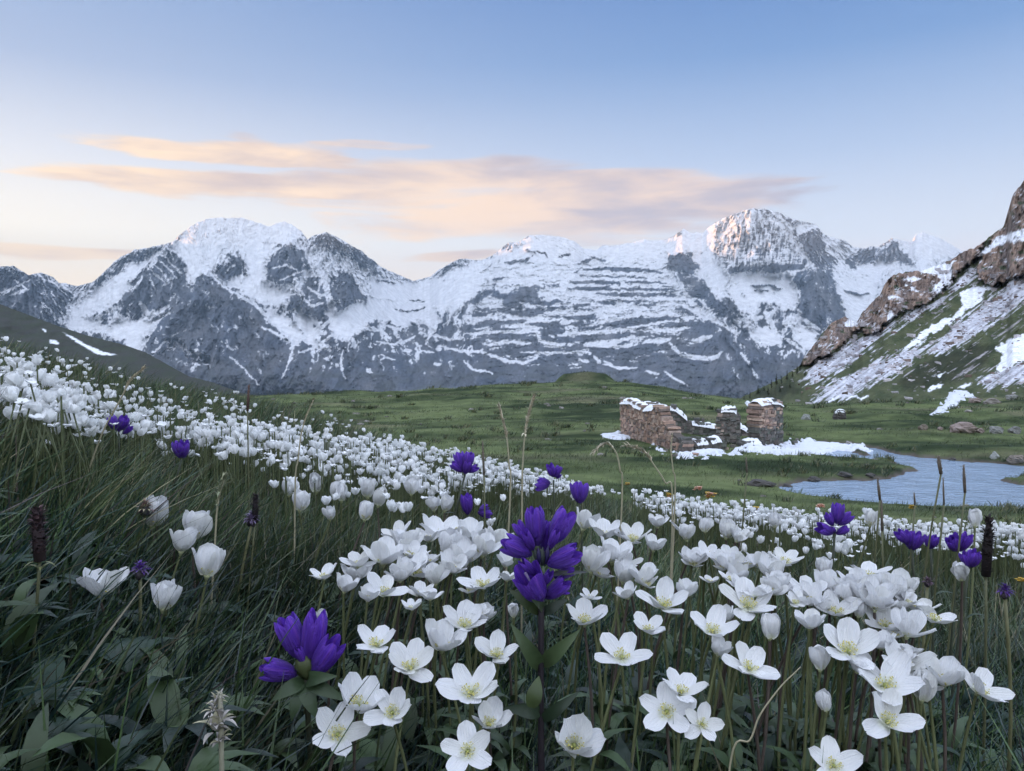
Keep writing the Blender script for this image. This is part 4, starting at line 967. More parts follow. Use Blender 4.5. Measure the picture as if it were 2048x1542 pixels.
field("grass", 60000, 0.32, 1.6, -64, 64, lambda x, y, r: 0.062 + 0.01 * r, lambda r: 0.0046 + 0 * r, 4, 0.9, (0.0, 0.0), DARKG)
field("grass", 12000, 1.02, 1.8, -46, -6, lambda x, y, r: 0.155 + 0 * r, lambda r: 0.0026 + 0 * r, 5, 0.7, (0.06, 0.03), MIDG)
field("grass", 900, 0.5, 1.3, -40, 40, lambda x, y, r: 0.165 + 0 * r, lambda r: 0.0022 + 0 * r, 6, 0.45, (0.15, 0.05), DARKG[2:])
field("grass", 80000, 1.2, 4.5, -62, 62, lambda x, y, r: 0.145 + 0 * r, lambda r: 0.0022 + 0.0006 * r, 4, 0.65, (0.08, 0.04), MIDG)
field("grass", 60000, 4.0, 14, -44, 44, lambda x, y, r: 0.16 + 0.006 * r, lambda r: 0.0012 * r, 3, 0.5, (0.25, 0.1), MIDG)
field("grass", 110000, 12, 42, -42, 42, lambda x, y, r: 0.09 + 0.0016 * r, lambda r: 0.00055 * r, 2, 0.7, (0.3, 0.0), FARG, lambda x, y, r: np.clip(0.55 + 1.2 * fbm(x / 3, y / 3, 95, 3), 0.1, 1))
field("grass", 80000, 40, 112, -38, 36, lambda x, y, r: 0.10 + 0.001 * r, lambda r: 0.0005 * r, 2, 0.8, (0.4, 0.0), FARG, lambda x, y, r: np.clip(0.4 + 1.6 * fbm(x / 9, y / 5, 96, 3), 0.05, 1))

# tussocks: tufts of longer grass standing out of the pasture
tx, ty, tw = [], [], []
for _ in range(1500):
    th_ = rnd.uniform(R(-26), R(34)); r_ = math.exp(rnd.uniform(math.log(11), math.log(100))); x, y = r_ * math.sin(th_), r_ * math.cos(th_)
    if rnd.random() > float(sst(-0.15, 0.25, fbm(np.array([x / 9]), np.array([y / 6]), 197, 3))[0]): continue
    n_ = rnd.randint(14, 30); sp_ = 0.05 + 0.0022 * r_
    for _k in range(n_): tx.append(x + rnd.gauss(0, sp_)); ty.append(y + rnd.gauss(0, sp_)); tw.append(rnd.random() ** 2)
tx, ty, tw = np.array(tx), np.array(ty), np.array(tw); tz = G(tx, ty); ok_ = tz > WZ + 0.08; tx, ty, tw, tz = tx[ok_], ty[ok_], tw[ok_], tz[ok_]; tr_ = np.hypot(tx, ty)
tcol = np.where((rng.random(len(tx)) < 0.4)[:, None], np.array([0.13, 0.13, 0.065]), np.array([0.035, 0.058, 0.024])) * rng.uniform(0.6, 1.4, len(tx))[:, None]
np_mesh("grass", *blades(tx, ty, (0.14 + 0.0030 * tr_) * rng.uniform(0.6, 1.2, len(tx)), 0.0008 * tr_, tcol, 3, 0.7, (0.2, 0.0), tz)[:2], m_grass, np.repeat(tcol[:, None, :], 8, 1).reshape(-1, 3), k="stuff")

# broad dark leaves between the blades
m_leaf = tint_mat("meadow_leaf", rough=0.45, var=0.3, nscale=40.0, spec=0.4, trans=0.12)
def leaf_mesh(mb, base, tip, wd, n=6, fold=0.25, droop=0.0, c=(0.03, 0.06, 0.03), round_=1.0, face=(0, 0, 1)):
    base = Vector(base); tip = Vector(tip); d = tip - base; L = d.length; u_ = d.normalized()
    s_ = u_.cross(Vector(face))
    if s_.length < 1e-3: s_ = Vector((1, 0, 0))
    s_.normalize(); nrm = s_.cross(u_).normalized(); vs = []; fs = []
    for i in range(n + 1):
        t_ = i / n; w_ = wd / 2 * (math.sin(math.pi * min(1, t_ * 0.96 + 0.04) ** (0.75 * round_)) ** 0.85 + 0.02)
        p = base + u_ * L * t_ + nrm * (L * (0.18 * math.sin(math.pi * t_)) - droop * L * t_ * t_)
        vs += [p - s_ * w_ + nrm * w_ * fold, p, p + s_ * w_ + nrm * w_ * fold]
    for i in range(n):
        a = i * 3; fs += [(a, a + 1, a + 4, a + 3), (a + 1, a + 2, a + 5, a + 4)]
    mb.add(vs, fs, 0, c)
ug = MB()
for i in range(3800):
    th = rng.uniform(R(-46), R(46)); r = math.exp(rng.uniform(math.log(0.43), math.log(1.9))); x, y = r * math.sin(th), r * math.cos(th)
    z = float(G(x, y)[0]); a = rng.uniform(0, 6.28); L = rng.uniform(0.015, 0.05); up = rng.uniform(0.02, 0.095)
    g = rng.uniform(0.5, 1.3); c = (0.022 * g, 0.044 * g, 0.029 * g) if i % 3 else (0.044 * g, 0.074 * g, 0.028 * g)
    b = Vector((x, y, z + up))
    if i % 4 == 0:
        for k in range(5):
            aa = a + (k - 2) * 0.55; leaf_mesh(ug, b, b + Vector((math.cos(aa) * L, math.sin(aa) * L, L * 0.35)), L * 0.32, 4, 0.2, 0.1, c)
    else:
        leaf_mesh(ug, b, b + Vector((math.cos(a) * L, math.sin(a) * L, L * rng.uniform(0.2, 1.2))), L * rng.uniform(0.25, 0.55), 5, 0.2, 0.15, c)
tag(ug.build("undergrowth", m_leaf), kind="stuff")
# ------------------------------------------------------------------ white anemones
m_petal, t, b = nt("white_petal")
n = noise(t, 26.0, 4, 0.6, sx=(1, 0.06, 0.06), dist=0.3); cpet = mix(t, ramp(t, n, 0.3, 0.7, 0, 1), (0.87, 0.885, 0.91), (0.95, 0.95, 0.955))
tc = t.nodes.new("ShaderNodeTexCoord"); ln = t.nodes.new("ShaderNodeVectorMath"); ln.operation = "LENGTH"; t.links.new(tc.outputs["Object"], ln.inputs[0])
cpet = mix(t, ramp(t, ln.outputs["Value"], 0.10, 0.36, 0.6, 0.0), cpet, (0.78, 0.82, 0.56))
oi = t.nodes.new("ShaderNodeObjectInfo"); cpet = mix(t, ramp(t, oi.outputs["Random"], 0.55, 1.0, 0.0, 0.5), cpet, (0.80, 0.80, 0.74)); blot = noise(t, 5.0, 5, 0.7); cpet = mix(t, ramp(t, blot, 0.66, 0.78, 0.0, 0.35), cpet, (0.62, 0.56, 0.42))
t.links.new(cpet, b.inputs["Base Color"]); b.inputs["Roughness"].default_value = 0.5; b.inputs["Specular IOR Level"].default_value = 0.25
tr = t.nodes.new("ShaderNodeBsdfTranslucent"); t.links.new(cpet, tr.inputs["Color"]); ms = t.nodes.new("ShaderNodeMixShader"); ms.inputs[0].default_value = 0.16
t.links.new(b.outputs[0], ms.inputs[1]); t.links.new(tr.outputs[0], ms.inputs[2]); t.links.new(ms.outputs[0], t.nodes["Material Output"].inputs["Surface"])
bump(t, b, n, 0.5, 0.05)
m_globe, t, b = nt("white_globe_petal")
n = noise(t, 14.0, 4, 0.6); cg = mix(t, ramp(t, n, 0.3, 0.7, 0, 1), (0.88, 0.90, 0.91), (0.95, 0.95, 0.95)); t.links.new(cg, b.inputs["Base Color"]); b.inputs["Roughness"].default_value = 0.5; b.inputs["Specular IOR Level"].default_value = 0.25
tr = t.nodes.new("ShaderNodeBsdfTranslucent"); t.links.new(cg, tr.inputs["Color"]); ms = t.nodes.new("ShaderNodeMixShader"); ms.inputs[0].default_value = 0.2
t.links.new(b.outputs[0], ms.inputs[1]); t.links.new(tr.outputs[0], ms.inputs[2]); t.links.new(ms.outputs[0], t.nodes["Material Output"].inputs["Surface"])
m_stem = tint_mat("flower_stem", rough=0.5, var=0.2, nscale=60.0, spec=0.3)
m_stamen = tint_mat("stamens", rough=0.6, var=0.2, nscale=200.0)


def petal_geo(a0, a1, seed, wid=0.34, n=9, m=6, cup=0.55):
    """unit petal growing along +y from the flower's centre, rising at angle a0 at its foot and a1 at its tip"""
    q = random.Random(seed); y = z = 0.0; vs = []; fs = []; tw = q.uniform(-.25, .25); ph = q.uniform(0, 6)
    for i in range(n + 1):
        s = i / n; a = R(a0 + (a1 - a0) * s); 
        w_ = wid * (0.22 + 0.78 * math.sin(math.pi * min(1, 0.10 + 0.74 * s)) ** 1.0) * (1 + 0.05 * math.sin(6.5 * s + ph)) * (1 if s < 0.86 else math.sqrt(max(0.0, 1 - ((s - 0.86) / 0.145) ** 2)))
        if i == n: w_ = wid * 0.16
        for k in range(m + 1):
            f_ = -1 + 2 * k / m; x = f_ * w_
            h_ = cup * x * x + 0.028 * math.sin(6 * s + f_ * 2.6 + ph) + tw * x * s * 0.4 - 0.05 * (1 - abs(f_)) * math.sin(3 * s)
            e = 0.03 * (abs(f_) < 0.3) * (i == n)
            vs.append((x, y - math.sin(a) * h_ + e, z + math.cos(a) * h_))
        y += math.cos(a) / n; z += math.sin(a) / n
    for i in range(n):
        for k in range(m):
            b_ = i * (m + 1) + k; fs.append((b_, b_ + 1, b_ + m + 2, b_ + m + 1))
    return vs, fs


def petal_mesh(*a):
    mb = MB(); mb.add(*petal_geo(*a)); return mb.mesh("petal", m_petal)


OPEN = {"flat": (8, 22), "open": (22, 42), "cup": (38, 70), "tulip": (52, 92), "bud": (62, 112)}
PET = {k: [petal_mesh(a0 + d, a1 + d * 1.3, i * 7 + j, 0.315 if k in ("flat", "open") else 0.36) for j, d in enumerate((-9, 0, 8, 3, -4, 13))] for i, (k, (a0, a1)) in enumerate(OPEN.items())}


def stamen_mesh(seed):
    q = random.Random(seed); mb = MB()
    mb.blob((0, 0, 0.05), (0.075, 0.075, 0.09), seed, 0.2, 8, 6, 0, (0.30, 0.33, 0.10))
    for i in range(46):
        a = q.uniform(0, 6.283); r = q.uniform(0.10, 0.27); h = q.uniform(0.14, 0.26) * (1.25 - r)
        p0 = Vector((math.cos(a) * 0.05, math.sin(a) * 0.05, 0.03)); p2 = Vector((math.cos(a) * r, math.sin(a) * r, h)); p1 = p0.lerp(p2, .5) + Vector((0, 0, 0.03))
        mb.tube([p0, p1, p2], [0.009, 0.007, 0.006], 4, 0, (0.70, 0.70, 0.48))
        mb.blob(p2, (0.02, 0.02, 0.022), i, 0.1, 5, 4, 0, (0.62, 0.56, 0.16) if i % 3 else (0.5, 0.46, 0.2))
    return mb.mesh("stamens", m_stamen)
STA = [stamen_mesh(i) for i in range(4)]


def calyx_mesh():
    mb = MB(); mb.tube([(0, 0, -0.16), (0, 0, -0.06), (0, 0, 0.02)], [0.04, 0.08, 0.13], 9, 0, (0.40, 0.42, 0.24)); return mb.mesh("calyx", m_stem)
CAL = calyx_mesh()


def axis_matrix(n_, spin=0.0):
    z = Vector(n_).normalized(); x = Vector((1, 0, 0)) - z * z.x; x.normalize(); y = z.cross(x)
    return Matrix((x, y, z)).transposed().to_4x4() @ Matrix.Rotation(spin, 4, "Z")


def stem_curve(p0, p1, q, bow=0.12, n=6, end_dir=None):
    L = (p1 - p0).length; side = Vector((q.uniform(-1, 1), q.uniform(-1, 1), 0)) * L * bow; o = []
    for i in range(n + 1):
        s = i / n; o.append(p0.lerp(p1, s) + side * math.sin(math.pi * s))
    return o


def root_under(P, q, spread=0.03):
    x = P.x + q.uniform(-spread, spread) - 0.01; y = P.y + q.uniform(-0.02, spread)
    return Vector((x, y, float(G(x, y)[0])))


def anemone(P, dia, kind, tilt, lat, label, group, seed, npet=5, detail=True):
    q = random.Random(seed); b_ = root_under(P, q)
    e = empty("white_anemone", b_, label, "flower", group)
    nrm = Vector((math.sin(R(lat)), -math.sin(R(tilt)) * math.cos(R(lat)), math.cos(R(tilt)) * math.cos(R(lat))))
    a0, a1 = OPEN[kind]; reach = {"flat": 0.97, "open": 0.84, "cup": 0.62, "tulip": 0.45, "bud": 0.36}[kind]
    L = dia / 2 / reach; H = P - b_
    MT = Matrix.Translation(H - nrm.normalized() * (0.06 * L)) @ axis_matrix(nrm, q.uniform(0, 6.28)); pool = PET[kind]
    for k in range(npet):
        o = link("petal", q.choice(pool), e); s = q.uniform(0.9, 1.06) * L
        o.matrix_local = MT @ Matrix.Rotation(2 * math.pi * k / npet + q.uniform(-.13, .13), 4, "Z") @ Matrix.Rotation(R(q.uniform(-9, 9)), 4, "X") @ Matrix.Diagonal((s * q.uniform(.92, 1.08), s, s, 1)) @ Matrix.Translation((0, 0.04, 0.004 * k))
    if kind != "bud":
        o = link("stamens", STA[seed % 4], e); o.matrix_local = MT @ Matrix.Diagonal((L, L, L, 1))
    o = link("calyx", CAL, e); o.matrix_local = MT @ Matrix.Diagonal((L, L, L, 1))
    top = H - nrm.normalized() * L * 0.2
    pts = stem_curve(Vector((0, 0, -0.005)), top, q, 0.09); pts.append(H - nrm.normalized() * L * 0.10)
    mb = MB(); g = q.uniform(.8, 1.2); mb.tube(pts, [0.0013] * (len(pts) - 2) + [0.0011, 0.0016], 6, 0, (0.125 * g, 0.14 * g, 0.065 * g) if q.random() < .7 else (0.09, 0.07, 0.06)); mb.build("stem", m_stem, e)
    if detail and q.random() < 0.75:
        lf = MB(); mid = pts[2].lerp(pts[3], q.random())
        for k in range(3):
            a = k * 2.1 + q.uniform(0, 1.5); Lf = q.uniform(0.025, 0.045)
            leaf_mesh(lf, mid, mid + Vector((math.cos(a) * Lf, math.sin(a) * Lf, Lf * q.uniform(.1, .8))), Lf * 0.3, 5, 0.25, 0.2, (0.05 * g, 0.085 * g, 0.035 * g))
        lf.build("leaf", m_leaf, e)
    return e


DV = ([980, 1000, 1050, 1070, 1120, 1200, 1300, 1400, 1500, 1560], [1.45, 1.25, 0.98, 0.90, 0.80, 0.71, 0.645, 0.60, 0.56, 0.545])
dep = lambda v: float(np.interp(v, *DV))
# (u, v) of the flower's centre, its width, how it opens, tilt towards the viewer, lean to the right
AN = [(752, 1289, 86, "open", 22, 2), (821, 1335, 98, "open", 24, 4), (675, 1470, 104, "open", 32, 8), (784, 1426, 92, "open", 36, 4), (716, 1412, 84, "cup", 20, 10), (884, 1295, 74, "cup", 12, 6),
 (929, 1251, 86, "open", 18, 8), (993, 1311, 84, "open", 20, 0), (942, 1386, 112, "open", 26, 4), (977, 1448, 62, "cup", 14, 6), (935, 1503, 95, "open", 40, 0), (1148, 1492, 93, "cup", 38, 2),
 (1170, 1244, 88, "open", 14, 4), (1244, 1315, 100, "open", 22, -4), (1295, 1260, 66, "open", 20, 0), (1424, 1262, 88, "open", 22, 4), (1499, 1337, 90, "open", 26, 12), (1437, 1308, 46, "cup", 4, 14),
 (1362, 1384, 88, "open", 10, 10), (1333, 1424, 114, "flat", 40, -2), (1404, 1448, 77, "flat", 46, 6), (1540, 1272, 36, "bud", 10, 0), (1619, 1254, 50, "cup", 8, 4), (1495, 1212, 105, "open", 24, 4), (1326, 1211, 95, "open", 18, 10),
 (1671, 1226, 86, "open", 20, 0), (1771, 1253, 84, "open", 20, -2), (1695, 1302, 112, "open", 24, 4), (1806, 1333, 106, "open", 24, 6), (1771, 1371, 117, "open", 26, -4), (1775, 1444, 108, "open", 30, 8), (1888, 1366, 70, "cup", 16, 6),
 (1959, 1382, 96, "open", 26, 20), (1667, 1532, 106, "flat", 38, 0), (1844, 1395, 42, "bud", 6, 6), (1868, 1240, 78, "open", 8, 14), (1815, 1268, 66, "cup", 4, 10), (1651, 1418, 28, "bud", 0, -10), (1717, 1231, 24, "bud", 0, 8),
 (1386, 1128, 56, "open", 22, 6), (1413, 1110, 52, "open", 18, 8), (1452, 1136, 44, "cup", 6, -4), (1494, 1132, 58, "open", 16, 4), (1570, 1125, 66, "open", 16, 0), (1472, 1158, 46, "cup", 4, 10), (1541, 1156, 62, "cup", 2, 6), (1552, 1182, 52, "cup", 0, 12),
 (1647, 1149, 32, "tulip", 0, 0), (1614, 1187, 70, "open", 22, 4), (1735, 1153, 80, "open", 2, 6), (1705, 1179, 72, "open", -4, 2), (1800, 1186, 62, "cup", 4, 4), (1776, 1194, 60, "cup", 6, -6), (1837, 1222, 72, "open", 2, 10), (1369, 1192, 46, "cup", 0, 12),
 (1453, 1073, 32, "tulip", 0, 10), (1410, 1062, 25, "tulip", 0, 0), (1373, 1077, 42, "cup", 2, 0), (1315, 1052, 36, "cup", 0, 4), (1307, 1098, 42, "cup", 0, 10), (795, 1073, 62, "open", 6, -4), (877, 1073, 90, "open", 0, 4), (942, 1083, 62, "cup", 6, 4),
 (908, 1061, 50, "open", 0, 10), (990, 1090, 52, "cup", 0, 12), (815, 1100, 62, "cup", 0, -6), (716, 1131, 60, "open", 8, 4), (767, 1124, 66, "cup", 4, 6), (832, 1148, 76, "open", 14, 8), (897, 1110, 52, "tulip", 0, 8), (965, 1108, 56, "cup", 0, 12),
 (918, 1138, 40, "cup", 0, 10), (966, 1171, 82, "open", 14, 4), (648, 1155, 58, "open", 4, 0), (689, 1181, 46, "cup", 0, 14), (767, 1186, 76, "open", 16, 8), (712, 1158, 50, "cup", 0, 8), (1208, 1073, 72, "open", 10, 4), (1266, 1080, 70, "open", 8, 4),
 (1225, 1120, 60, "cup", 2, 8), (1183, 1140, 46, "tulip", 0, 6), (1246, 1161, 50, "cup", 0, 10), (1285, 1164, 52, "cup", 0, 14), (839, 1189, 56, "open", 4, 6), (1027, 1232, 20, "bud", 0, 0), (1010, 1131, 36, "cup", 0, 10), (645, 1243, 20, "bud", 10, 0),
 (305, 1048, 50, "tulip", -4, 10), (388, 1073, 53, "tulip", -8, 16), (363, 1100, 43, "tulip", -8, 12), (415, 1147, 53, "tulip", -4, 10), (203, 1188, 84, "cup", -8, 4), (327, 1214, 50, "tulip", -4, 8),
 (600, 1018, 34, "tulip", 0, 12), (632, 981, 26, "bud", 0, 0), (578, 989, 28, "tulip", 0, 0), (670, 992, 22, "bud", 0, 8), (683, 999, 24, "bud", 0, 0), (735, 991, 26, "bud", 0, 5), (757, 1008, 26, "bud", 0, 14), (730, 1037, 32, "tulip", 0, 10), (660, 1037, 24, "tulip", 0, 0),
 (823, 986, 30, "tulip", 0, 4), (868, 1019, 26, "tulip", 0, -6), (890, 1019, 28, "tulip", 0, 8), (1923, 1156, 28, "bud", 20, -20), (1740, 1048, 26, "tulip", 0, 0), (1550, 1052, 24, "tulip", 0, 0), (1480, 1180, 34, "cup", 0, 0), (1590, 1212, 30, "bud", 0, 6), (1950, 1050, 24, "bud", 0, 0),
 (1690, 1200, 46, "cup", 0, -8), (1255, 1195, 40, "cup", 0, -10), (1750, 1215, 60, "cup", 8, 0), (1790, 1220, 56, "cup", 8, 6), (1455, 1240, 40, "cup", 0, -12), (1640, 1335, 34, "bud", 0, 0), (870, 1165, 50, "cup", 0, -4), (800, 1160, 46, "cup", 0, -4), (735, 1200, 40, "cup", 6, 8)]
fq = random.Random(21)                     # blooms standing behind and between the ones above
for cu, cv, su, sv_n, n_, w0, w1 in [(860, 1110, 75, 34, 12, 40, 62), (1225, 1125, 55, 40, 8, 36, 56), (1500, 1165, 70, 34, 12, 36, 56), (1735, 1200, 80, 40, 14, 44, 66), (1790, 1310, 60, 45, 7, 44, 60), (930, 1215, 80, 30, 6, 36, 52), (1420, 1100, 60, 30, 6, 26, 40), (1580, 1240, 60, 30, 4, 30, 44)]:
    for _ in range(n_):
        u_, v_ = fq.gauss(cu, su * .7), fq.gauss(cv, sv_n * .7); AN.append((round(u_), round(v_), fq.uniform(w0, w1), fq.choice(("open", "open", "open", "cup", "cup")), fq.uniform(-4, 20), fq.gauss(4, 8)))
LMK = [((1083, 1110), "the tall purple bellflower"), ((605, 1300), "the low purple bellflower"), ((1670, 1043), "the three headed purple bellflower"), ((75, 1080), "the brown bristly spike"), ((280, 1140), "the frayed violet flower head"),
       ((1938, 1118), "the purple bellflower below its pair"), ((928, 930), "the rounded purple bellflower"), ((363, 903), "the small purple cup by the drift"), ((1850, 1440), "the bare grass corner at bottom right"), ((1158, 988), "the single purple bell"), ((1560, 1290), "the bent straw blade")]
ORD = ["nearest", "second", "third", "fourth", "fifth", "sixth", "seventh", "eighth", "ninth", "tenth", "eleventh", "twelfth", "thirteenth", "fourteenth", "fifteenth"]
SEC = ["right of", "upper right of", "above", "upper left of", "left of", "lower left of", "below", "lower right of"]
STATE = {"flat": "wide open white anemone", "open": "open white anemone", "cup": "half open white anemone", "tulip": "nearly closed white anemone", "bud": "closed white anemone bud"}
def label_all(items):
    """items: (u, v, state text) -> one label each, by the landmark a flower stands nearest to and its place round it"""
    key = []
    for u, v, s in items:
        j = min(range(len(LMK)), key=lambda k: (LMK[k][0][0] - u) ** 2 + (LMK[k][0][1] - v) ** 2); (lu, lv), nm = LMK[j]
        a = math.atan2(lv - v, u - lu) % (2 * math.pi); key.append((j, int((a + math.pi / 8) / (math.pi / 4)) % 8, math.hypot(u - lu, v - lv)))
    out = []
    for i, (u, v, s) in enumerate(items):
        r_ = sum(1 for k in key if k[:2] == key[i][:2] and k[2] < key[i][2])
        out.append(f"{s}, {ORD[min(r_, 14)]} {SEC[key[i][1]]} {LMK[key[i][0]][1]}" if r_ else f"{s}, first {SEC[key[i][1]]} {LMK[key[i][0]][1]}")
    return out
labs = label_all([(a[0], a[1], STATE[a[3]]) for a in AN])
for i, (u, v, wpx_, kind, tilt, lat) in enumerate(AN):
    d = dep(v) * rnd.uniform(0.985, 1.015)
    anemone(at(u, v, d), 1.08 * wpx_ * d / F, kind, tilt, lat, labs[i], "white anemones at the front of the meadow", 100 + i, 6 if (i % 5 == 1 and kind in ("open", "flat")) else 5)

# the drift of closed heads: clusters on the bank, as dense as the photograph shows them
DR = [([(0, 735), (90, 742), (190, 795), (330, 855), (480, 850), (640, 872), (760, 885), (900, 905), (1010, 915), (1230, 950), (1262, 978), (1240, 990), (1100, 985), (985, 978), (900, 988), (820, 985), (700, 960), (560, 932), (430, 905), (300, 890), (190, 868), (60, 842), (0, 832)], 1.0),
 ([(0, 676), (160, 716), (330, 752), (470, 785), (600, 800), (700, 850), (860, 892), (760, 880), (640, 870), (480, 850), (330, 850), (190, 798), (90, 745), (0, 735)], 0.13),
 ([(1250, 962), (1330, 982), (1450, 996), (1600, 1008), (1700, 1028), (1800, 1052), (2048, 1060), (2120, 1070), (2120, 1140), (1900, 1112), (1830, 1098), (1700, 1084), (1600, 1068), (1480, 1048), (1380, 1028), (1280, 1012)], 1.0),
 ([(550, 960), (760, 980), (900, 1000), (1010, 985), (1000, 1040), (900, 1060), (700, 1045), (560, 1040)], 0.07), ([(1250, 1010), (1480, 1050), (1700, 1085), (1900, 1115), (1900, 1140), (1600, 1110), (1350, 1050)], 0.12)]
n0 = 12500
th = rng.uniform(R(-38), R(37), n0); r = np.exp(rng.uniform(math.log(0.98), math.log(8.0), n0))
cx_, cy_ = r * np.sin(th), r * np.cos(th)
heads = []
for x, y in zip(cx_, cy_):
    zz = float(G(x, y)[0]) if False else None
gz_ = G(cx_, cy_)
for x, y, z in zip(cx_, cy_, gz_):
    h = rnd.uniform(0.15, 0.22); u = CX + F * x / y; v = VH - F * (z + h) / y
    wgt = 0
    for P_, w_ in DR:
        if psdf(P_, np.array([u]), np.array([v]), 5)[0] > 0: wgt = max(wgt, w_)
    if rnd.random() > wgt * float(sst(-0.34, 0.08, fbm(np.array([x * 2.6]), np.array([y * 2.0]), 77, 3))[0]): continue
    if any(abs(u - a) < 36 and -40 < v - b < 42 and y < d_ for a, b, d_ in ((238, 853, 1.3), (363, 903, 1.3), (930, 930, 1.3), (1107, 950, 1.7), (1158, 988, 1.25), (1670, 1043, 1.0))): continue
    for k in range(rnd.choice((1, 2, 3, 3, 4))):
        heads.append((x + rnd.gauss(0, 0.016), y + rnd.gauss(0, 0.016), h + rnd.gauss(0, 0.010), rnd.uniform(0.0125, 0.0185)))
print("heads", len(heads))
heads = [(x, y, h, s, s / y) for x, y, h, s in heads]; heads.sort(key=lambda a: -a[4])


def globe_mesh(seed, n, m):
    """a nearly closed five-petalled head of unit width, its foot at the origin"""
    q = random.Random(seed); mb = MB(); a0, a1 = q.choice([(44, 88), (50, 100), (30, 62), (56, 108), (16, 40), (24, 52), (10, 34)])
    W_ = []
    for k in range(5):
        pm = petal_geo(a0 + q.uniform(-8, 8), a1 + q.uniform(-12, 12), seed * 9 + k, 0.42, n, m); M_ = Matrix.Rotation(k * 1.2566 + q.uniform(-.15, .15), 4, "Z")
        mb.add([M_ @ Vector((v[0], v[1] + 0.06, v[2])) for v in pm[0]], pm[1])
    w_ = max(math.hypot(v[0], v[1]) for v in mb.v); mb.v = [(v[0] / w_ / 2, v[1] / w_ / 2, v[2] / w_ / 2) for v in mb.v]
    return mb
GLB = [globe_mesh(i, 6, 4).mesh("corolla", m_globe) for i in range(10)]
def unit_stem(seed):
    q = random.Random(seed); mb = MB(); mb.tube(stem_curve(Vector((0, 0, -0.03)), Vector((0, 0, 1)), q, 0.02, 5), 0.0010, 5, 0, (0.075, 0.09, 0.04)); return mb.mesh("stem", m_stem)
STM = [unit_stem(i) for i in range(6)]
NMID = 300 - len(AN)
REG = [(lambda u, v: u < 560 and v < 720 + 0.0 * u, ""),]
def region(u, v):
    if v < 745 + (u > 150) * 0.14 * u - 0 and u < 620: return "small white anemone on the crest of the left bank", "small white anemones on the bank crest"
    if u < 300: return "small white anemone crowded in the dense clump at the left edge", "small white anemones in the left edge clump"
    if u < 560: return "small white anemone in the drift between the two small purple cups", "small white anemones round the small purple cups"
    if u < 900: return "small white anemone in the drift left of the rounded purple bellflower", "small white anemones in the middle of the drift"
    if u < 1260: return "small white anemone in the drift behind the tall purple bellflower", "small white anemones behind the tall bellflower"
    if u < 1640: return "small white anemone in the band by the yellow blossoms", "small white anemones by the yellow blossoms"
    return "small white anemone in the band in front of the pond", "small white anemones in front of the pond"
for i, (x, y, h, s, _) in enumerate(heads[:NMID]):
    z = float(G(x, y)[0]); u = CX + F * x / y; v = VH - F * (z + h) / y; lab, grp = region(u, v)
    e = empty("white_anemone", (x, y, z), lab, "flower", grp)
    o = link("stem", STM[i % 6], e); o.scale = (1, 1, h)
    o = link("corolla", GLB[i % 10], e); o.location = (0, 0, h - 0.001); o.scale = (s, s, s * rnd.uniform(.85, 1.05)); o.rotation_euler = (rnd.gauss(0.0, .25), rnd.gauss(0.1, .25), rnd.uniform(0, 6.28))
# all the smaller heads beyond
tv = [globe_mesh(50 + i, 4, 2) for i in range(6)]
Vl = []; Fl = []; Ml = []; off = 0; rest = heads[NMID:NMID + 5200]
sv = MB(); sv.tube([(0, 0, -0.03), (0, 0, 0.5), (0, 0, 1)], 1.0, 3)
VS, FS = np.array(sv.v), sv.f[:6]
quads = []; caps = []
gzr = G(np.array([a[0] for a in rest]), np.array([a[1] for a in rest]))
for i, (x, y, h, s, _) in enumerate(rest):
    g = tv[i % 6]; Vg = np.array(g.v) * s; a = rnd.uniform(0, 6.28); ca, sa = math.cos(a), math.sin(a)
    Vg = np.stack([Vg[:, 0] * ca - Vg[:, 1] * sa, Vg[:, 0] * sa + Vg[:, 1] * ca, Vg[:, 2]], 1)
    ta, tb = rnd.gauss(0, .22), rnd.gauss(0, .22); Vg[:, 0] += ta * Vg[:, 2]; Vg[:, 1] += tb * Vg[:, 2]
    Vl.append(Vg + (x, y, gzr[i] + h)); quads += [tuple(off + k for k in f_) for f_ in g.f]; Ml += [0] * len(g.f); off += len(Vg)
    Vl.append(VS * (0.0013, 0.0013, h) + (x, y, gzr[i])); quads += [tuple(off + k for k in f_) for f_ in FS]; Ml += [1] * len(FS); off += len(VS)
me = bpy.data.meshes.new("distant_flowers"); me.from_pydata(np.concatenate(Vl).tolist(), [], quads); me.materials.append(m_globe); me.materials.append(m_stem)
me.polygons.foreach_set("material_index", Ml); me.polygons.foreach_set("use_smooth", [True] * len(Ml))
a_ = me.attributes.new("tint", "FLOAT_COLOR", "POINT"); a_.data.foreach_set("color", np.tile(np.array([.11, .13, .06, 1], np.float32), len(me.vertices)))
tag(link("white_blossoms", me), kind="stuff")
# ------------------------------------------------------------------ purple bellflowers
m_bell, t, b = nt("purple_bell")
a_ = N(t, "ShaderNodeAttribute", attribute_name="tint"); n = noise(t, 16.0, 5, 0.65, sx=(1, 1, 0.10), dist=0.4)
cb = mix(t, ramp(t, n, 0.32, 0.66, 0.5, 1.0), (0.05, 0.012, 0.20), a_.outputs["Color"])
t.links.new(cb, b.inputs["Base Color"]); b.inputs["Roughness"].default_value = 0.38; b.inputs["Specular IOR Level"].default_value = 0.4
bump(t, b, n, 0.6, 0.04)
tr = t.nodes.new("ShaderNodeBsdfTranslucent"); t.links.new(cb, tr.inputs["Color"]); ms = t.nodes.new("ShaderNodeMixShader"); ms.inputs[0].default_value = 0.25
t.links.new(b.outputs[0], ms.inputs[1]); t.links.new(tr.outputs[0], ms.inputs[2]); t.links.new(ms.outputs[0], t.nodes["Material Output"].inputs["Surface"])


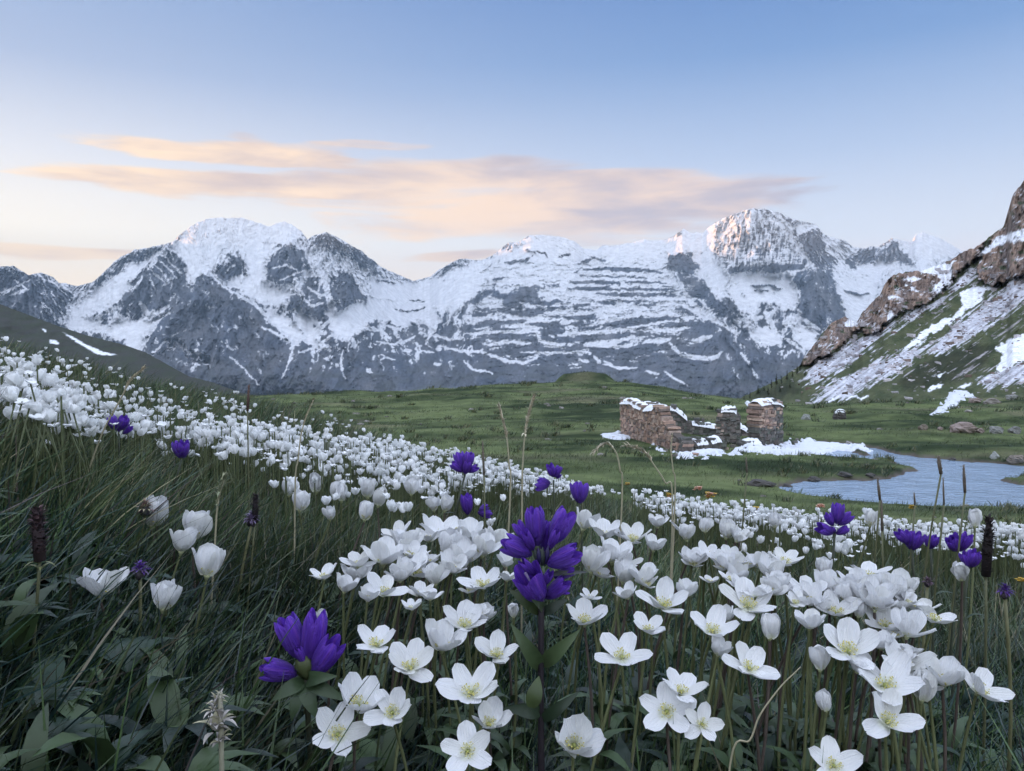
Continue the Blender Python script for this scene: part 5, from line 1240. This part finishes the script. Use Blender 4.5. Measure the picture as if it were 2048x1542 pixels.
def bell_mesh(seed, flare, nl=4, n=32, m=12):
    """unit-long bell along +z with keeled, pointed lobes; flare 0 closed .. 1 open"""
    q = random.Random(seed); mb = MB(); vs = []; fs = []; cs = []; ph = q.uniform(0, 6)
    for j in range(m + 1):
        s = j / m
        rr = float(np.interp(s, [0, .12, .3, .5, .7, .85, 1], [.05, .14, .215, .255, .265 + .01 * flare, .255 + .05 * flare, .17 + .20 * flare]))
        for k in range(n):
            a = 2 * math.pi * k / n; c_ = math.cos(nl * a); lobe = 0.5 + 0.5 * c_
            z_ = s * (1 - 0.20 * (1 - lobe ** 0.5) * sst(0.55, 1.0, s))
            r_ = rr * (1 - 0.13 * (1 - lobe) * sst(.2, .9, s) + 0.03 * max(0, c_) ** 6)
            aa = a + 0.06 * math.sin(3 * s + ph)
            vs.append((r_ * math.cos(aa), r_ * math.sin(aa), z_))
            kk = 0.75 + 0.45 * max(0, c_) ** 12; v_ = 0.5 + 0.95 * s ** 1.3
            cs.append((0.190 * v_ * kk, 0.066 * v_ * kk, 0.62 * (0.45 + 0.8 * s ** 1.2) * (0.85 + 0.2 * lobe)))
    for j in range(m):
        for k in range(n): fs.append((j * n + k, j * n + (k + 1) % n, (j + 1) * n + (k + 1) % n, (j + 1) * n + k))
    mb.add(vs, fs); mb.c = cs
    if flare > 0.3:
        mb.tube([(0, 0, 0.1), (0.01, 0, 0.6), (0.015, 0.01, 0.92)], [0.02, 0.018, 0.03], 6, 0, (0.5, 0.42, 0.62))
    return mb.mesh("bell", m_bell)
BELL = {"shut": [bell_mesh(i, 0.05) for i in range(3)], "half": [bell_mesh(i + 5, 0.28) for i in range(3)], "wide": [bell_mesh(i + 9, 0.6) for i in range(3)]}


def put_bell(e, H, base, d, L, kind, q, wide=1.0):
    o = link("bell", q.choice(BELL[kind]), e)
    o.matrix_local = Matrix.Translation(H + base) @ axis_matrix(d, q.uniform(0, 6.28)) @ Matrix.Diagonal((L * wide, L * wide, L, 1))
    return o


def stem_to(e, H, q, rad, col, name="stem", bow=0.05):
    mb = MB(); pts = stem_curve(Vector((0, 0, -0.01)), H, q, bow, 7); mb.tube(pts, [rad * 1.15] * 4 + [rad] * 4, 7, 0, col); mb.build(name, m_stem, e); return pts


GP = "purple bellflowers scattered over the meadow"
# the tall one: bells from the sketch of the photograph, in its own plane (right, towards the viewer, up), millimetres
d = 0.66; P = at(1083, 1128, d); q = random.Random(4); b_ = Vector((P.x + 0.002, P.y + 0.006, float(G(P.x, P.y)[0])))
e = empty("purple_bellflower", b_, "tall purple bellflower with a stacked head of bells above the front white anemones", "flower", GP); H = P - b_
mm = 0.001 * 0.41
for bx, bz, by, tx, tz, ty, kd, wd in [(-8, 36, 4, -15, 110, 8, "shut", 1.0), (20, 40, 4, 54, 104, 6, "half", 1.15), (-20, 20, -4, -74, 48, -16, "half", 1.15), (-24, 38, 8, -50, 80, 14, "half", 0.95), (12, 2, -14, 68, 32, -34, "half", 1.15), (24, 0, 6, 74, 18, 10, "half", 0.9),
     (-2, -72, -14, -32, -6, -44, "wide", 1.3), (8, -68, -6, 48, -30, -18, "half", 1.1), (26, -30, 6, 64, -12, 4, "half", 0.95), (-10, -50, 12, -46, -22, 24, "half", 1.0), (6, 20, 22, 14, 78, 30, "shut", 1.0), (-16, 30, -8, -34, 70, -26, "half", 0.8), (14, 30, -8, 30, 72, -22, "shut", 0.75), (-12, -20, -12, -40, 14, -34, "shut", 0.8), (2, -40, -16, 16, -8, -38, "half", 0.8), (16, -52, -6, 54, -52, -12, "shut", 0.8)]:
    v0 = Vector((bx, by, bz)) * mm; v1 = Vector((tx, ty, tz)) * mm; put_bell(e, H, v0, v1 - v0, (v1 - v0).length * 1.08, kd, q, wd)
bd = MB()
for k in range(9):
    a = k * 2.4; rr = 3 + 2.2 * k ** 0.5
    p0 = Vector((math.cos(a) * rr * 1.2, math.sin(a) * rr - 12, 0 + k)) * mm; p1 = p0 + Vector((math.cos(a) * 6, math.sin(a) * 5, 26 + (k % 3) * 6)) * mm
    bd.tube([p0, p0.lerp(p1, .5), p1], [2.5 * mm, 5.5 * mm, 0.8 * mm], 7, 0, (0.025, 0.018, 0.075) if k % 2 else (0.035, 0.045, 0.04))
o = bd.build("bud_cluster", m_stem, e); o.location = H
stem_to(e, H - Vector((0, 0, 20 * mm)), q, 0.0026, (0.030, 0.024, 0.030), bow=0.02)
for (v0, du, dv, wd, fw, c) in [(1338, -62, -92, 0.0155, -0.01, (0.060, 0.092, 0.040)), (1330, 78, -72, 0.0150, -0.015, (0.070, 0.105, 0.045)), (1226, -66, -48, 0.013, 0.0, (0.045, 0.068, 0.025)), (1228, 52, -30, 0.010, 0.006, (0.03, 0.045, 0.03)), (1215, -20, -16, 0.010, -0.022, (0.04, 0.06, 0.03)), (1150, 96, -6, 0.005, 0.004, (0.07, 0.075, 0.08))]:
    base = at(1083, v0, d + 0.004); tip = at(1083 + du, v0 + dv, d + fw); lf = MB()
    leaf_mesh(lf, base - b_, tip - b_, wd * 0.82, 12, 0.3, 0.0, c, 1.0, (0, -1, 0.35)); lf.build("leaf", m_leaf, e)
for (u, v, dx, dy, wd) in [(1050, 1405, -40, 10, .012), (1110, 1420, 46, -34, .010)]:
    base = at(1083, v + 20, d); tip = at(u + dx, v + dy, d - 0.01); lf = MB(); leaf_mesh(lf, base - b_, tip - b_, wd, 8, 0.3, 0.1, (0.03, 0.05, 0.028), 1.0, (0, -1, 0.4)); lf.build("leaf", m_leaf, e)
lf = MB(); leaf_mesh(lf, at(1062, 1415, .63) - b_, at(1078, 1352, .64) - b_, 0.0125, 10, 0.1, 0.0, (0.055, 0.080, 0.028), 0.9, (0, -1, 0.3)); lf.build("leaf", m_leaf, e)

# the low one
d = 0.645; P = at(612, 1352, d); q = random.Random(9); b_ = Vector((P.x, P.y + 0.01, float(G(P.x, P.y)[0])))
e = empty("purple_bellflower", b_, "low purple bellflower with broad pointed bells among dark grass", "flower", GP); H = P - b_; mm = 0.001 * 0.403
for bx, bz, by, tx, tz, ty, kd, wd in [(-8, 34, 2, -44, 116, 4, "half", 1.05), (6, 14, 0, 22, 128, 4, "shut", 0.85), (16, 4, -10, 66, 80, -22, "half", 0.95), (-14, 8, -8, -76, 30, -36, "half", 1.1), (4, 22, -12, -10, 66, -24, "shut", 0.7)]:
    v0 = Vector((bx, by, bz)) * mm; v1 = Vector((tx, ty, tz)) * mm; put_bell(e, H, v0, v1 - v0, (v1 - v0).length * 1.05, kd, q, wd)
mb = MB(); mb.blob((0, -0.006, 0.010), (0.007, 0.006, 0.010), 3, 0.2, 9, 6, 0, (0.06, 0.075, 0.03)); mb.blob((0.010, -0.005, 0.002), (0.006, 0.005, 0.008), 4, 0.2, 9, 6, 0, (0.05, 0.06, 0.03)); o = mb.build("calyx", m_stem, e); o.location = H
stem_to(e, H, q, 0.0024, (0.045, 0.05, 0.03))
for (du, dv, wd) in [(-70, 40, .012), (60, -10, .012), (20, 74, .014), (-30, 80, .012), (86, 40, .011)]:
    lf = MB(); leaf_mesh(lf, at(612, 1362, d) - b_, at(612 + du, 1362 + dv, d - .02) - b_, wd, 9, 0.3, 0.05, (0.045, 0.075, 0.034), 1.0, (0, -1, 0.5)); lf.build("leaf", m_leaf, e)

# the smaller ones: (u, v, depth, label, bells as (base x, base z, tip x, tip z) in px)
SMALL = [(238, 868, 1.22, "purple bellflower of two fat bells beside the white clump at the left edge", [(-4, 8, -16, 34), (4, 8, 18, 34), (0, 4, -2, 24), (6, 0, 22, 14)]),
 (363, 920, 1.20, "small purple cup flower standing alone at the lower edge of the drift", [(-2, 4, -10, 36), (3, 4, 10, 36)]),
 (930, 948, 1.20, "rounded purple bellflower at the far edge of the drift", [(-4, 8, -14, 40), (4, 10, 10, 42), (4, 4, 24, 14), (-4, 4, -24, 22), (0, 0, 8, 26), (0, 4, -6, 22)]),
 (1107, 960, 1.60, "purple bellflower with an upright bell and a drooping side bell", [(0, 6, -8, 30), (2, 6, 12, 26), (-6, -6, -30, -2), (-8, -8, -34, -14), (6, 2, 14, 12)]),
 (1158, 1006, 1.15, "single purple bell facing up behind the tall bellflower", [(0, 0, -6, 38), (2, 0, 10, 36)]),
 (1670, 1058, 0.95, "three headed purple bellflower in front of the pond", [(4, 10, 8, 48), (8, 8, 32, 28), (-4, 6, -16, 30), (-4, -8, -36, 6), (2, -10, 24, 2), (0, -6, -10, 4)]),
 (1824, 1100, 1.0, "purple bell with a small side bud before the white band", [(0, 0, -4, 36), (2, 0, 10, 34), (-8, 14, -30, 36)]),
 (1862, 1098, 1.05, "lone round purple bell beside the purple bell with a side bud", [(-1, 0, -6, 26), (1, 0, 8, 26)]),
 (1916, 1102, 1.0, "pair of purple bells leaning together near the dark spike", [(-4, 0, -22, 26), (4, 0, 14, 34), (4, 2, 22, 24), (-4, 0, -12, 32)]),
 (1938, 1134, 0.93, "purple bell flower hanging just below the leaning pair", [(-2, 0, -14, 28), (2, 0, 16, 26), (0, 0, 4, 34)]),
 (936, 1022, 1.2, "narrow violet bud half hidden under the rounded bellflower", [(0, -6, -4, 32)]),
 (960, 1024, 1.25, "dull blue bell drooping in the grass under the rounded bellflower", [(-4, 0, 20, -6), (-2, 2, 14, 12)])]
for i, (u, v, d, lab, bl) in enumerate(SMALL):
    P = at(u, v, d); q = random.Random(30 + i); b_ = root_under(P, q, 0.02); e = empty("purple_bellflower", b_, lab, "flower", GP); H = P - b_; mm = d / F
    for bx, bz, tx, tz in bl:
        v0 = Vector((bx, q.uniform(-4, 4), bz)) * mm; v1 = Vector((tx, q.uniform(-14, 8), tz)) * mm; put_bell(e, H, v0, v1 - v0, (v1 - v0).length * 1.1, q.choice(("shut", "half", "half")), q, 1.15)
    stem_to(e, H, q, 0.0016, (0.05, 0.06, 0.04))
    lf = MB(); leaf_mesh(lf, H * 0.75, H * 0.75 + Vector((q.uniform(-.03, .03), -.01, .012)), 0.008, 6, 0.3, 0.1, (0.04, 0.06, 0.03)); lf.build("leaf", m_leaf, e)

# frayed violet heads
m_dry = tint_mat("dry_flower_parts", rough=0.75, var=0.3, nscale=120.0, trans=0.1)
def frayed(u, v, d, wpx_, label, c1, c2, seed):
    P = at(u, v, d); q = random.Random(seed); b_ = root_under(P, q, 0.015); e = empty("violet_flower_head", b_, label, "flower"); H = P - b_; r_ = wpx_ * d / F / 2; mb = MB()
    for i in range(70):
        a = q.uniform(0, 6.283); el_ = q.uniform(-0.3, 1.4); dr = Vector((math.cos(a) * math.cos(el_), math.sin(a) * math.cos(el_), math.sin(el_)))
        leaf_mesh(mb, H + dr * r_ * 0.25, H + dr * r_ * q.uniform(0.7, 1.1), r_ * 0.22, 3, 0.3, 0.1, c1 if q.random() < 0.6 else c2)
    mb.build("florets", m_bell if c1[2] > 0.3 else m_dry, e); m2 = MB(); m2.blob(H - Vector((0, 0, r_ * 0.2)), r_ * 0.5, seed, 0.2, 8, 6, 0, (0.06, 0.05, 0.06)); m2.build("calyx", m_stem, e)
    stem_to(e, H - Vector((0, 0, r_ * 0.5)), q, 0.0016, (0.14, 0.14, 0.07))
frayed(280, 1142, 0.74, 46, "frayed violet flower head on a straight stem among left grass", (0.16, 0.06, 0.40), (0.20, 0.15, 0.20), 1)
frayed(2010, 1184, 0.74, 38, "ragged violet flower head under the dark spike", (0.16, 0.07, 0.38), (0.10, 0.06, 0.10), 2)
frayed(503, 1040, 0.95, 40, "pale lilac flower head at the foot of the thin dark spike", (0.34, 0.28, 0.42), (0.16, 0.12, 0.16), 3)
frayed(1855, 1165, 0.80, 26, "faded mauve flower head low in the grass before the purple bells", (0.14, 0.09, 0.13), (0.10, 0.08, 0.08), 4)
frayed(290, 1018, 0.98, 44, "withered cream and pink blossom above a white half open anemone", (0.50, 0.44, 0.30), (0.30, 0.20, 0.20), 5)

# yellow and peach blossoms in the white band
m_yel = tint_mat("yellow_petal", rough=0.5, var=0.2, nscale=200.0, trans=0.25)
def yellow(u, v, wpx_, label, peach_, seed):
    z0_ = 0.9
    for Y in np.linspace(0.9, 6, 400):
        x_, y_, zz = unproj(u, v, Y)
        if zz < G(x_, y_)[0] + 0.16: break
    P = Vector((float(x_), float(Y), float(zz))); q = random.Random(seed); b_ = root_under(P, q, 0.02); e = empty("yellow_flower", b_, label, "flower", "yellow blossoms in the white band"); H = P - b_; r_ = 1.4 * wpx_ * Y / F / 2; mb = MB()
    for i in range(18):
        c = H + Vector((q.uniform(-.6, .6), q.uniform(-.5, .5), q.uniform(-.35, .35))) * r_; col_ = (0.62, 0.42, 0.06) if q.random() > peach_ else (0.75, 0.45, 0.33)
        for k in range(5):
            a = k * 1.2566 + q.uniform(-.2, .2); leaf_mesh(mb, c, c + Vector((math.cos(a), math.sin(a) * .8, .45)) * r_ * 0.42, r_ * 0.36, 3, 0.2, 0.1, col_)
    mb.build("blossom", m_yel, e); stem_to(e, H, q, 0.0016, (0.10, 0.12, 0.05))
for i, (u, v, w_, lab, pc) in enumerate([(1422, 992, 22, "yellow and peach blossom cluster in the middle of the white band", 0.35), (1340, 992, 16, "yellow blossom cluster next before the peach one in the white band", 0.1), (1320, 1003, 14, "peach tinted blossom at the near edge of the white band", 0.7), (1512, 1022, 28, "largest yellow and peach blossom cluster, before the pond tip", 0.4), (1640, 1012, 16, "pinkish blossom at the pond edge of the white band", 0.9), (1826, 1015, 14, "single yellow blossom in the grass at the pond shore", 0.0), (1255, 968, 10, "tiny yellow blossom behind the end of the drift", 0.2), (1395, 978, 16, "peach blossom on the far edge of the white band", 0.9), (2042, 1160, 16, "yellow blossom at the right border of the meadow", 0.0)]):
    yellow(u, v, w_, lab, pc, 60 + i)

# ------------------------------------------------------------------ spikes and seed heads
def spike(u0, v0, u1, v1, wpx_, d, label, cols, seed, cat="plant", name="bristly_spike", rosette=False, n=230):
    """a dense bristly head from (u0, v0) to its tip (u1, v1) on a stem to the ground"""
    A0, A1 = at(u0, v0, d), at(u1, v1, d); q = random.Random(seed); b_ = root_under(A0, q, 0.02); e = empty(name, b_, label, cat); r_ = wpx_ * d / F / 2; ax = (A1 - A0); mb = MB()
    X_ = ax.cross(Vector((0, 1, 0))).normalized(); Y_ = ax.cross(X_).normalized()
    mb.tube([A0 - b_, A0.lerp(A1, .5) - b_, A1 - b_], [r_ * .55, r_ * .6, r_ * .25], 8, 0, tuple(c * .5 for c in cols[0]))
    for i in range(n):
        s = q.random(); a = q.uniform(0, 6.283); dr = X_ * math.cos(a) + Y_ * math.sin(a); pr = (0.62 + 0.5 * math.sin(math.pi * (0.1 + 0.8 * s))); c = q.choice(cols); g = q.uniform(.6, 1.3)
        p = A0 + ax * s - b_; leaf_mesh(mb, p + dr * r_ * 0.4, p + dr * r_ * pr * q.uniform(.8, 1.1) + ax.normalized() * r_ * 0.5, r_ * 0.32, 3, 0.3, 0, tuple(k * g for k in c))
    mb.build("seed_head", m_dry, e)
    stem_to(e, A0 - b_, q, max(0.0011, r_ * 0.16), (0.11, 0.115, 0.06), bow=0.03)
    if rosette:
        for k in range(6):
            lf = MB(); a = k * 1.05; p = A0 - b_ + Vector((0, 0, -r_ * 0.3 - (k % 2) * r_ * .6)); leaf_mesh(lf, p, p + Vector((math.cos(a), math.sin(a), .35 * q.uniform(-1, 1))) * r_ * 1.7, r_ * .38, 5, .3, .1, (0.13, 0.14, 0.06)); lf.build("leaf", m_leaf, e)
BRN = [(0.075, 0.05, 0.055), (0.035, 0.025, 0.03), (0.16, 0.10, 0.11)]
spike(80, 1122, 74, 1020, 40, 0.60, "brown bristly seed spike with pinkish bristles at the left edge", BRN, 1, rosette=True)
spike(1972, 1152, 1978, 1036, 32, 0.76, "tall blackish bristly spike beside the leaning purple pair", [(0.04, 0.03, 0.032), (0.075, 0.055, 0.055), (0.02, 0.018, 0.018)], 2)
spike(510, 1045, 511, 990, 20, 0.95, "thin dark spike above the pale lilac flower head", [(0.03, 0.022, 0.028), (0.06, 0.05, 0.05)], 3, n=120)
TAN = [(0.30, 0.25, 0.20), (0.22, 0.18, 0.16), (0.38, 0.33, 0.26)]
for i, (u0, v0, u1, v1, w_, d, lab) in enumerate([(1760, 1000, 1755, 958, 9, 0.95, "slim tan seed spike standing against the near end of the pond"), (1764, 1062, 1763, 1000, 8, 0.95, "shorter tan seed spike joined to the foot of the first"), (1882, 948, 1876, 912, 12, 0.95, "tallest tan seed spike standing against the open water"), (1888, 1010, 1886, 955, 6, 0.95, "thin grey seed spike below the tallest tan spike"),
    (1930, 985, 1927, 930, 10, 0.95, "tan seed spike with a straight head before the pond middle"), (495, 822, 498, 770, 9, 1.3, "short reddish seed spike on the bank crest"), (968, 950, 965, 882, 8, 1.0, "narrow grey green spike right of the rounded bellflower"), (1494, 945, 1492, 915, 6, 1.1, "small tan spike in the grass before the ruin"), (1830, 1010, 1828, 985, 6, 1.0, "stub of a tan spike at the pond shore")]):
    spike(u0, v0, u1, v1, w_, d, lab, TAN if "red" not in lab else [(0.22, 0.14, 0.12), (0.3, 0.2, 0.16)], 10 + i, name="seed_spike", n=90)


def plume(pts, d, label, cols, seed, head=0.3, wpx_=8, dens=70, rad=0.0008):
    """a grass stem through photograph points (tip first) with an open seed head over its top part"""
    P = [at(u, v, d) for u, v in pts][::-1]; q = random.Random(seed)
    P0 = root_under(P[0], q, 0.01); e = empty("grass_plume", P0, label, "grass", "tall seeding grasses"); W_ = [Vector((0, 0, -0.005))] + [p - P0 for p in P]
    fine_ = []
    for i in range(len(W_) - 1):
        p0_, p1_, p2_, p3_ = W_[max(i - 1, 0)], W_[i], W_[i + 1], W_[min(i + 2, len(W_) - 1)]
        for k in range(6):
            s = k / 6; fine_.append(0.5 * (2 * p1_ + (p2_ - p0_) * s + (2 * p0_ - 5 * p1_ + 4 * p2_ - p3_) * s * s + (3 * p1_ - p0_ - 3 * p2_ + p3_) * s ** 3))
    fine_.append(W_[-1]); mb = MB(); mb.tube(fine_, [rad + 0.0005 * (1 - i / len(fine_)) for i in range(len(fine_))], 5, 0, (0.34, 0.31, 0.21)); mb.build("stem", m_stem, e)
    hd = MB(); n_ = len(fine_); r_ = wpx_ * d / F / 2 * 1.3
    for i in range(int(dens * 1.6)):
        s = (1 - head) + head * q.random(); x = s * (n_ - 1); k = min(int(x), n_ - 2); p = fine_[k].lerp(fine_[k + 1], x - k); tdir = (fine_[k + 1] - fine_[k]).normalized()
        dr = (tdir * 1.6 + Vector((q.gauss(0, .5), q.gauss(0, .5), q.gauss(0, .5)))).normalized(); g = q.uniform(.7, 1.3)
        leaf_mesh(hd, p, p + dr * r_ * q.uniform(1.0, 2.2), r_ * 0.5, 3, .2, .1, tuple(c * g for c in q.choice(cols)))
    hd.build("seed_head", m_dry, e)
STRAW = [(0.56, 0.50, 0.38), (0.46, 0.40, 0.30), (0.64, 0.58, 0.45)]
plume([(288, 737), (262, 760), (240, 800), (205, 865), (170, 960), (140, 1040)], 1.0, "tall arching straw grass leaning over the purple bells at left", STRAW, 1, 0.26, 8, 90)
plume([(1068, 797), (1058, 830), (1050, 870), (1046, 920), (1044, 1000)], 1.0, "pale upright seed grass, taller one of the two behind the drift", STRAW, 2, 0.4, 12, 90)
plume([(998, 814), (1006, 845), (1014, 880), (1018, 930), (1020, 1000)], 1.0, "pale seed grass leaning left beside the taller upright one", STRAW, 3, 0.4, 10, 80)
plume([(1188, 905), (1200, 893), (1215, 888), (1232, 905), (1240, 940), (1244, 1000)], 1.1, "nodding pale grass in front of the ruin, bent to the left", STRAW, 4, 0.45, 10, 40)
plume([(1252, 893), (1275, 897), (1292, 908), (1308, 930), (1330, 965), (1345, 1010)], 1.1, "nodding pale grass in front of the ruin, arching to the snow", STRAW, 5, 0.45, 12, 50)
plume([(627, 800), (612, 835), (602, 870), (596, 920), (590, 980)], 1.1, "thin reddish grass stalk rising from the middle of the drift", [(0.28, 0.2, 0.15), (0.36, 0.28, 0.2)], 6, 0.35, 6, 40)
plume([(1345, 870), (1342, 900), (1346, 940), (1350, 1000)], 1.2, "short pale grass in front of the broken wall end", STRAW, 7, 0.4, 6, 40)
plume([(1600, 1335), (1590, 1345), (1560, 1375), (1520, 1430), (1500, 1480), (1460, 1530)], 0.58, "bent straw blade crossing the dark grass between open anemones", STRAW, 9, 0.06, 3, 4, 0.0004)
plume([(448, 960), (440, 985), (434, 1020), (430, 1080)], 0.9, "pale grass spike over the left meadow", [(0.30, 0.31, 0.2), (0.22, 0.25, 0.16)], 11, 0.5, 16, 50)

# the dried pale stalk
d = 0.49; P = at(438, 1475, d); q = random.Random(5); b_ = root_under(P, q, .01); e = empty("dried_flower_stalk", b_, "dried silvery flower stalk with starry pods in the dark grass", "plant")
stem_to(e, at(440, 1385, d) - b_, q, 0.0016, (0.28, 0.27, 0.2), bow=.02)
for lv, (u, v, w_) in enumerate([(440, 1395, 26), (428, 1422, 40), (442, 1440, 54), (430, 1462, 70), (440, 1484, 48), (432, 1405, 34)]):
    c = at(u, v, d) - b_; pd = MB(); r_ = w_ * d / F / 1.5
    for k in range(15):
        a = k * 2.4; el_ = q.uniform(-.5, 1.0); dr = Vector((math.cos(a) * math.cos(el_), math.sin(a) * math.cos(el_), math.sin(el_)))
        g = q.uniform(.6, 1.2); leaf_mesh(pd, c + dr * r_ * .1, c + dr * r_ * q.uniform(.6, 1.1), r_ * .26, 4, .5, 0, (0.46 * g, 0.43 * g, 0.40 * g) if k % 3 else (0.38 * g, 0.36 * g, 0.24 * g))
    pd.build("seed_pod", m_dry, e)
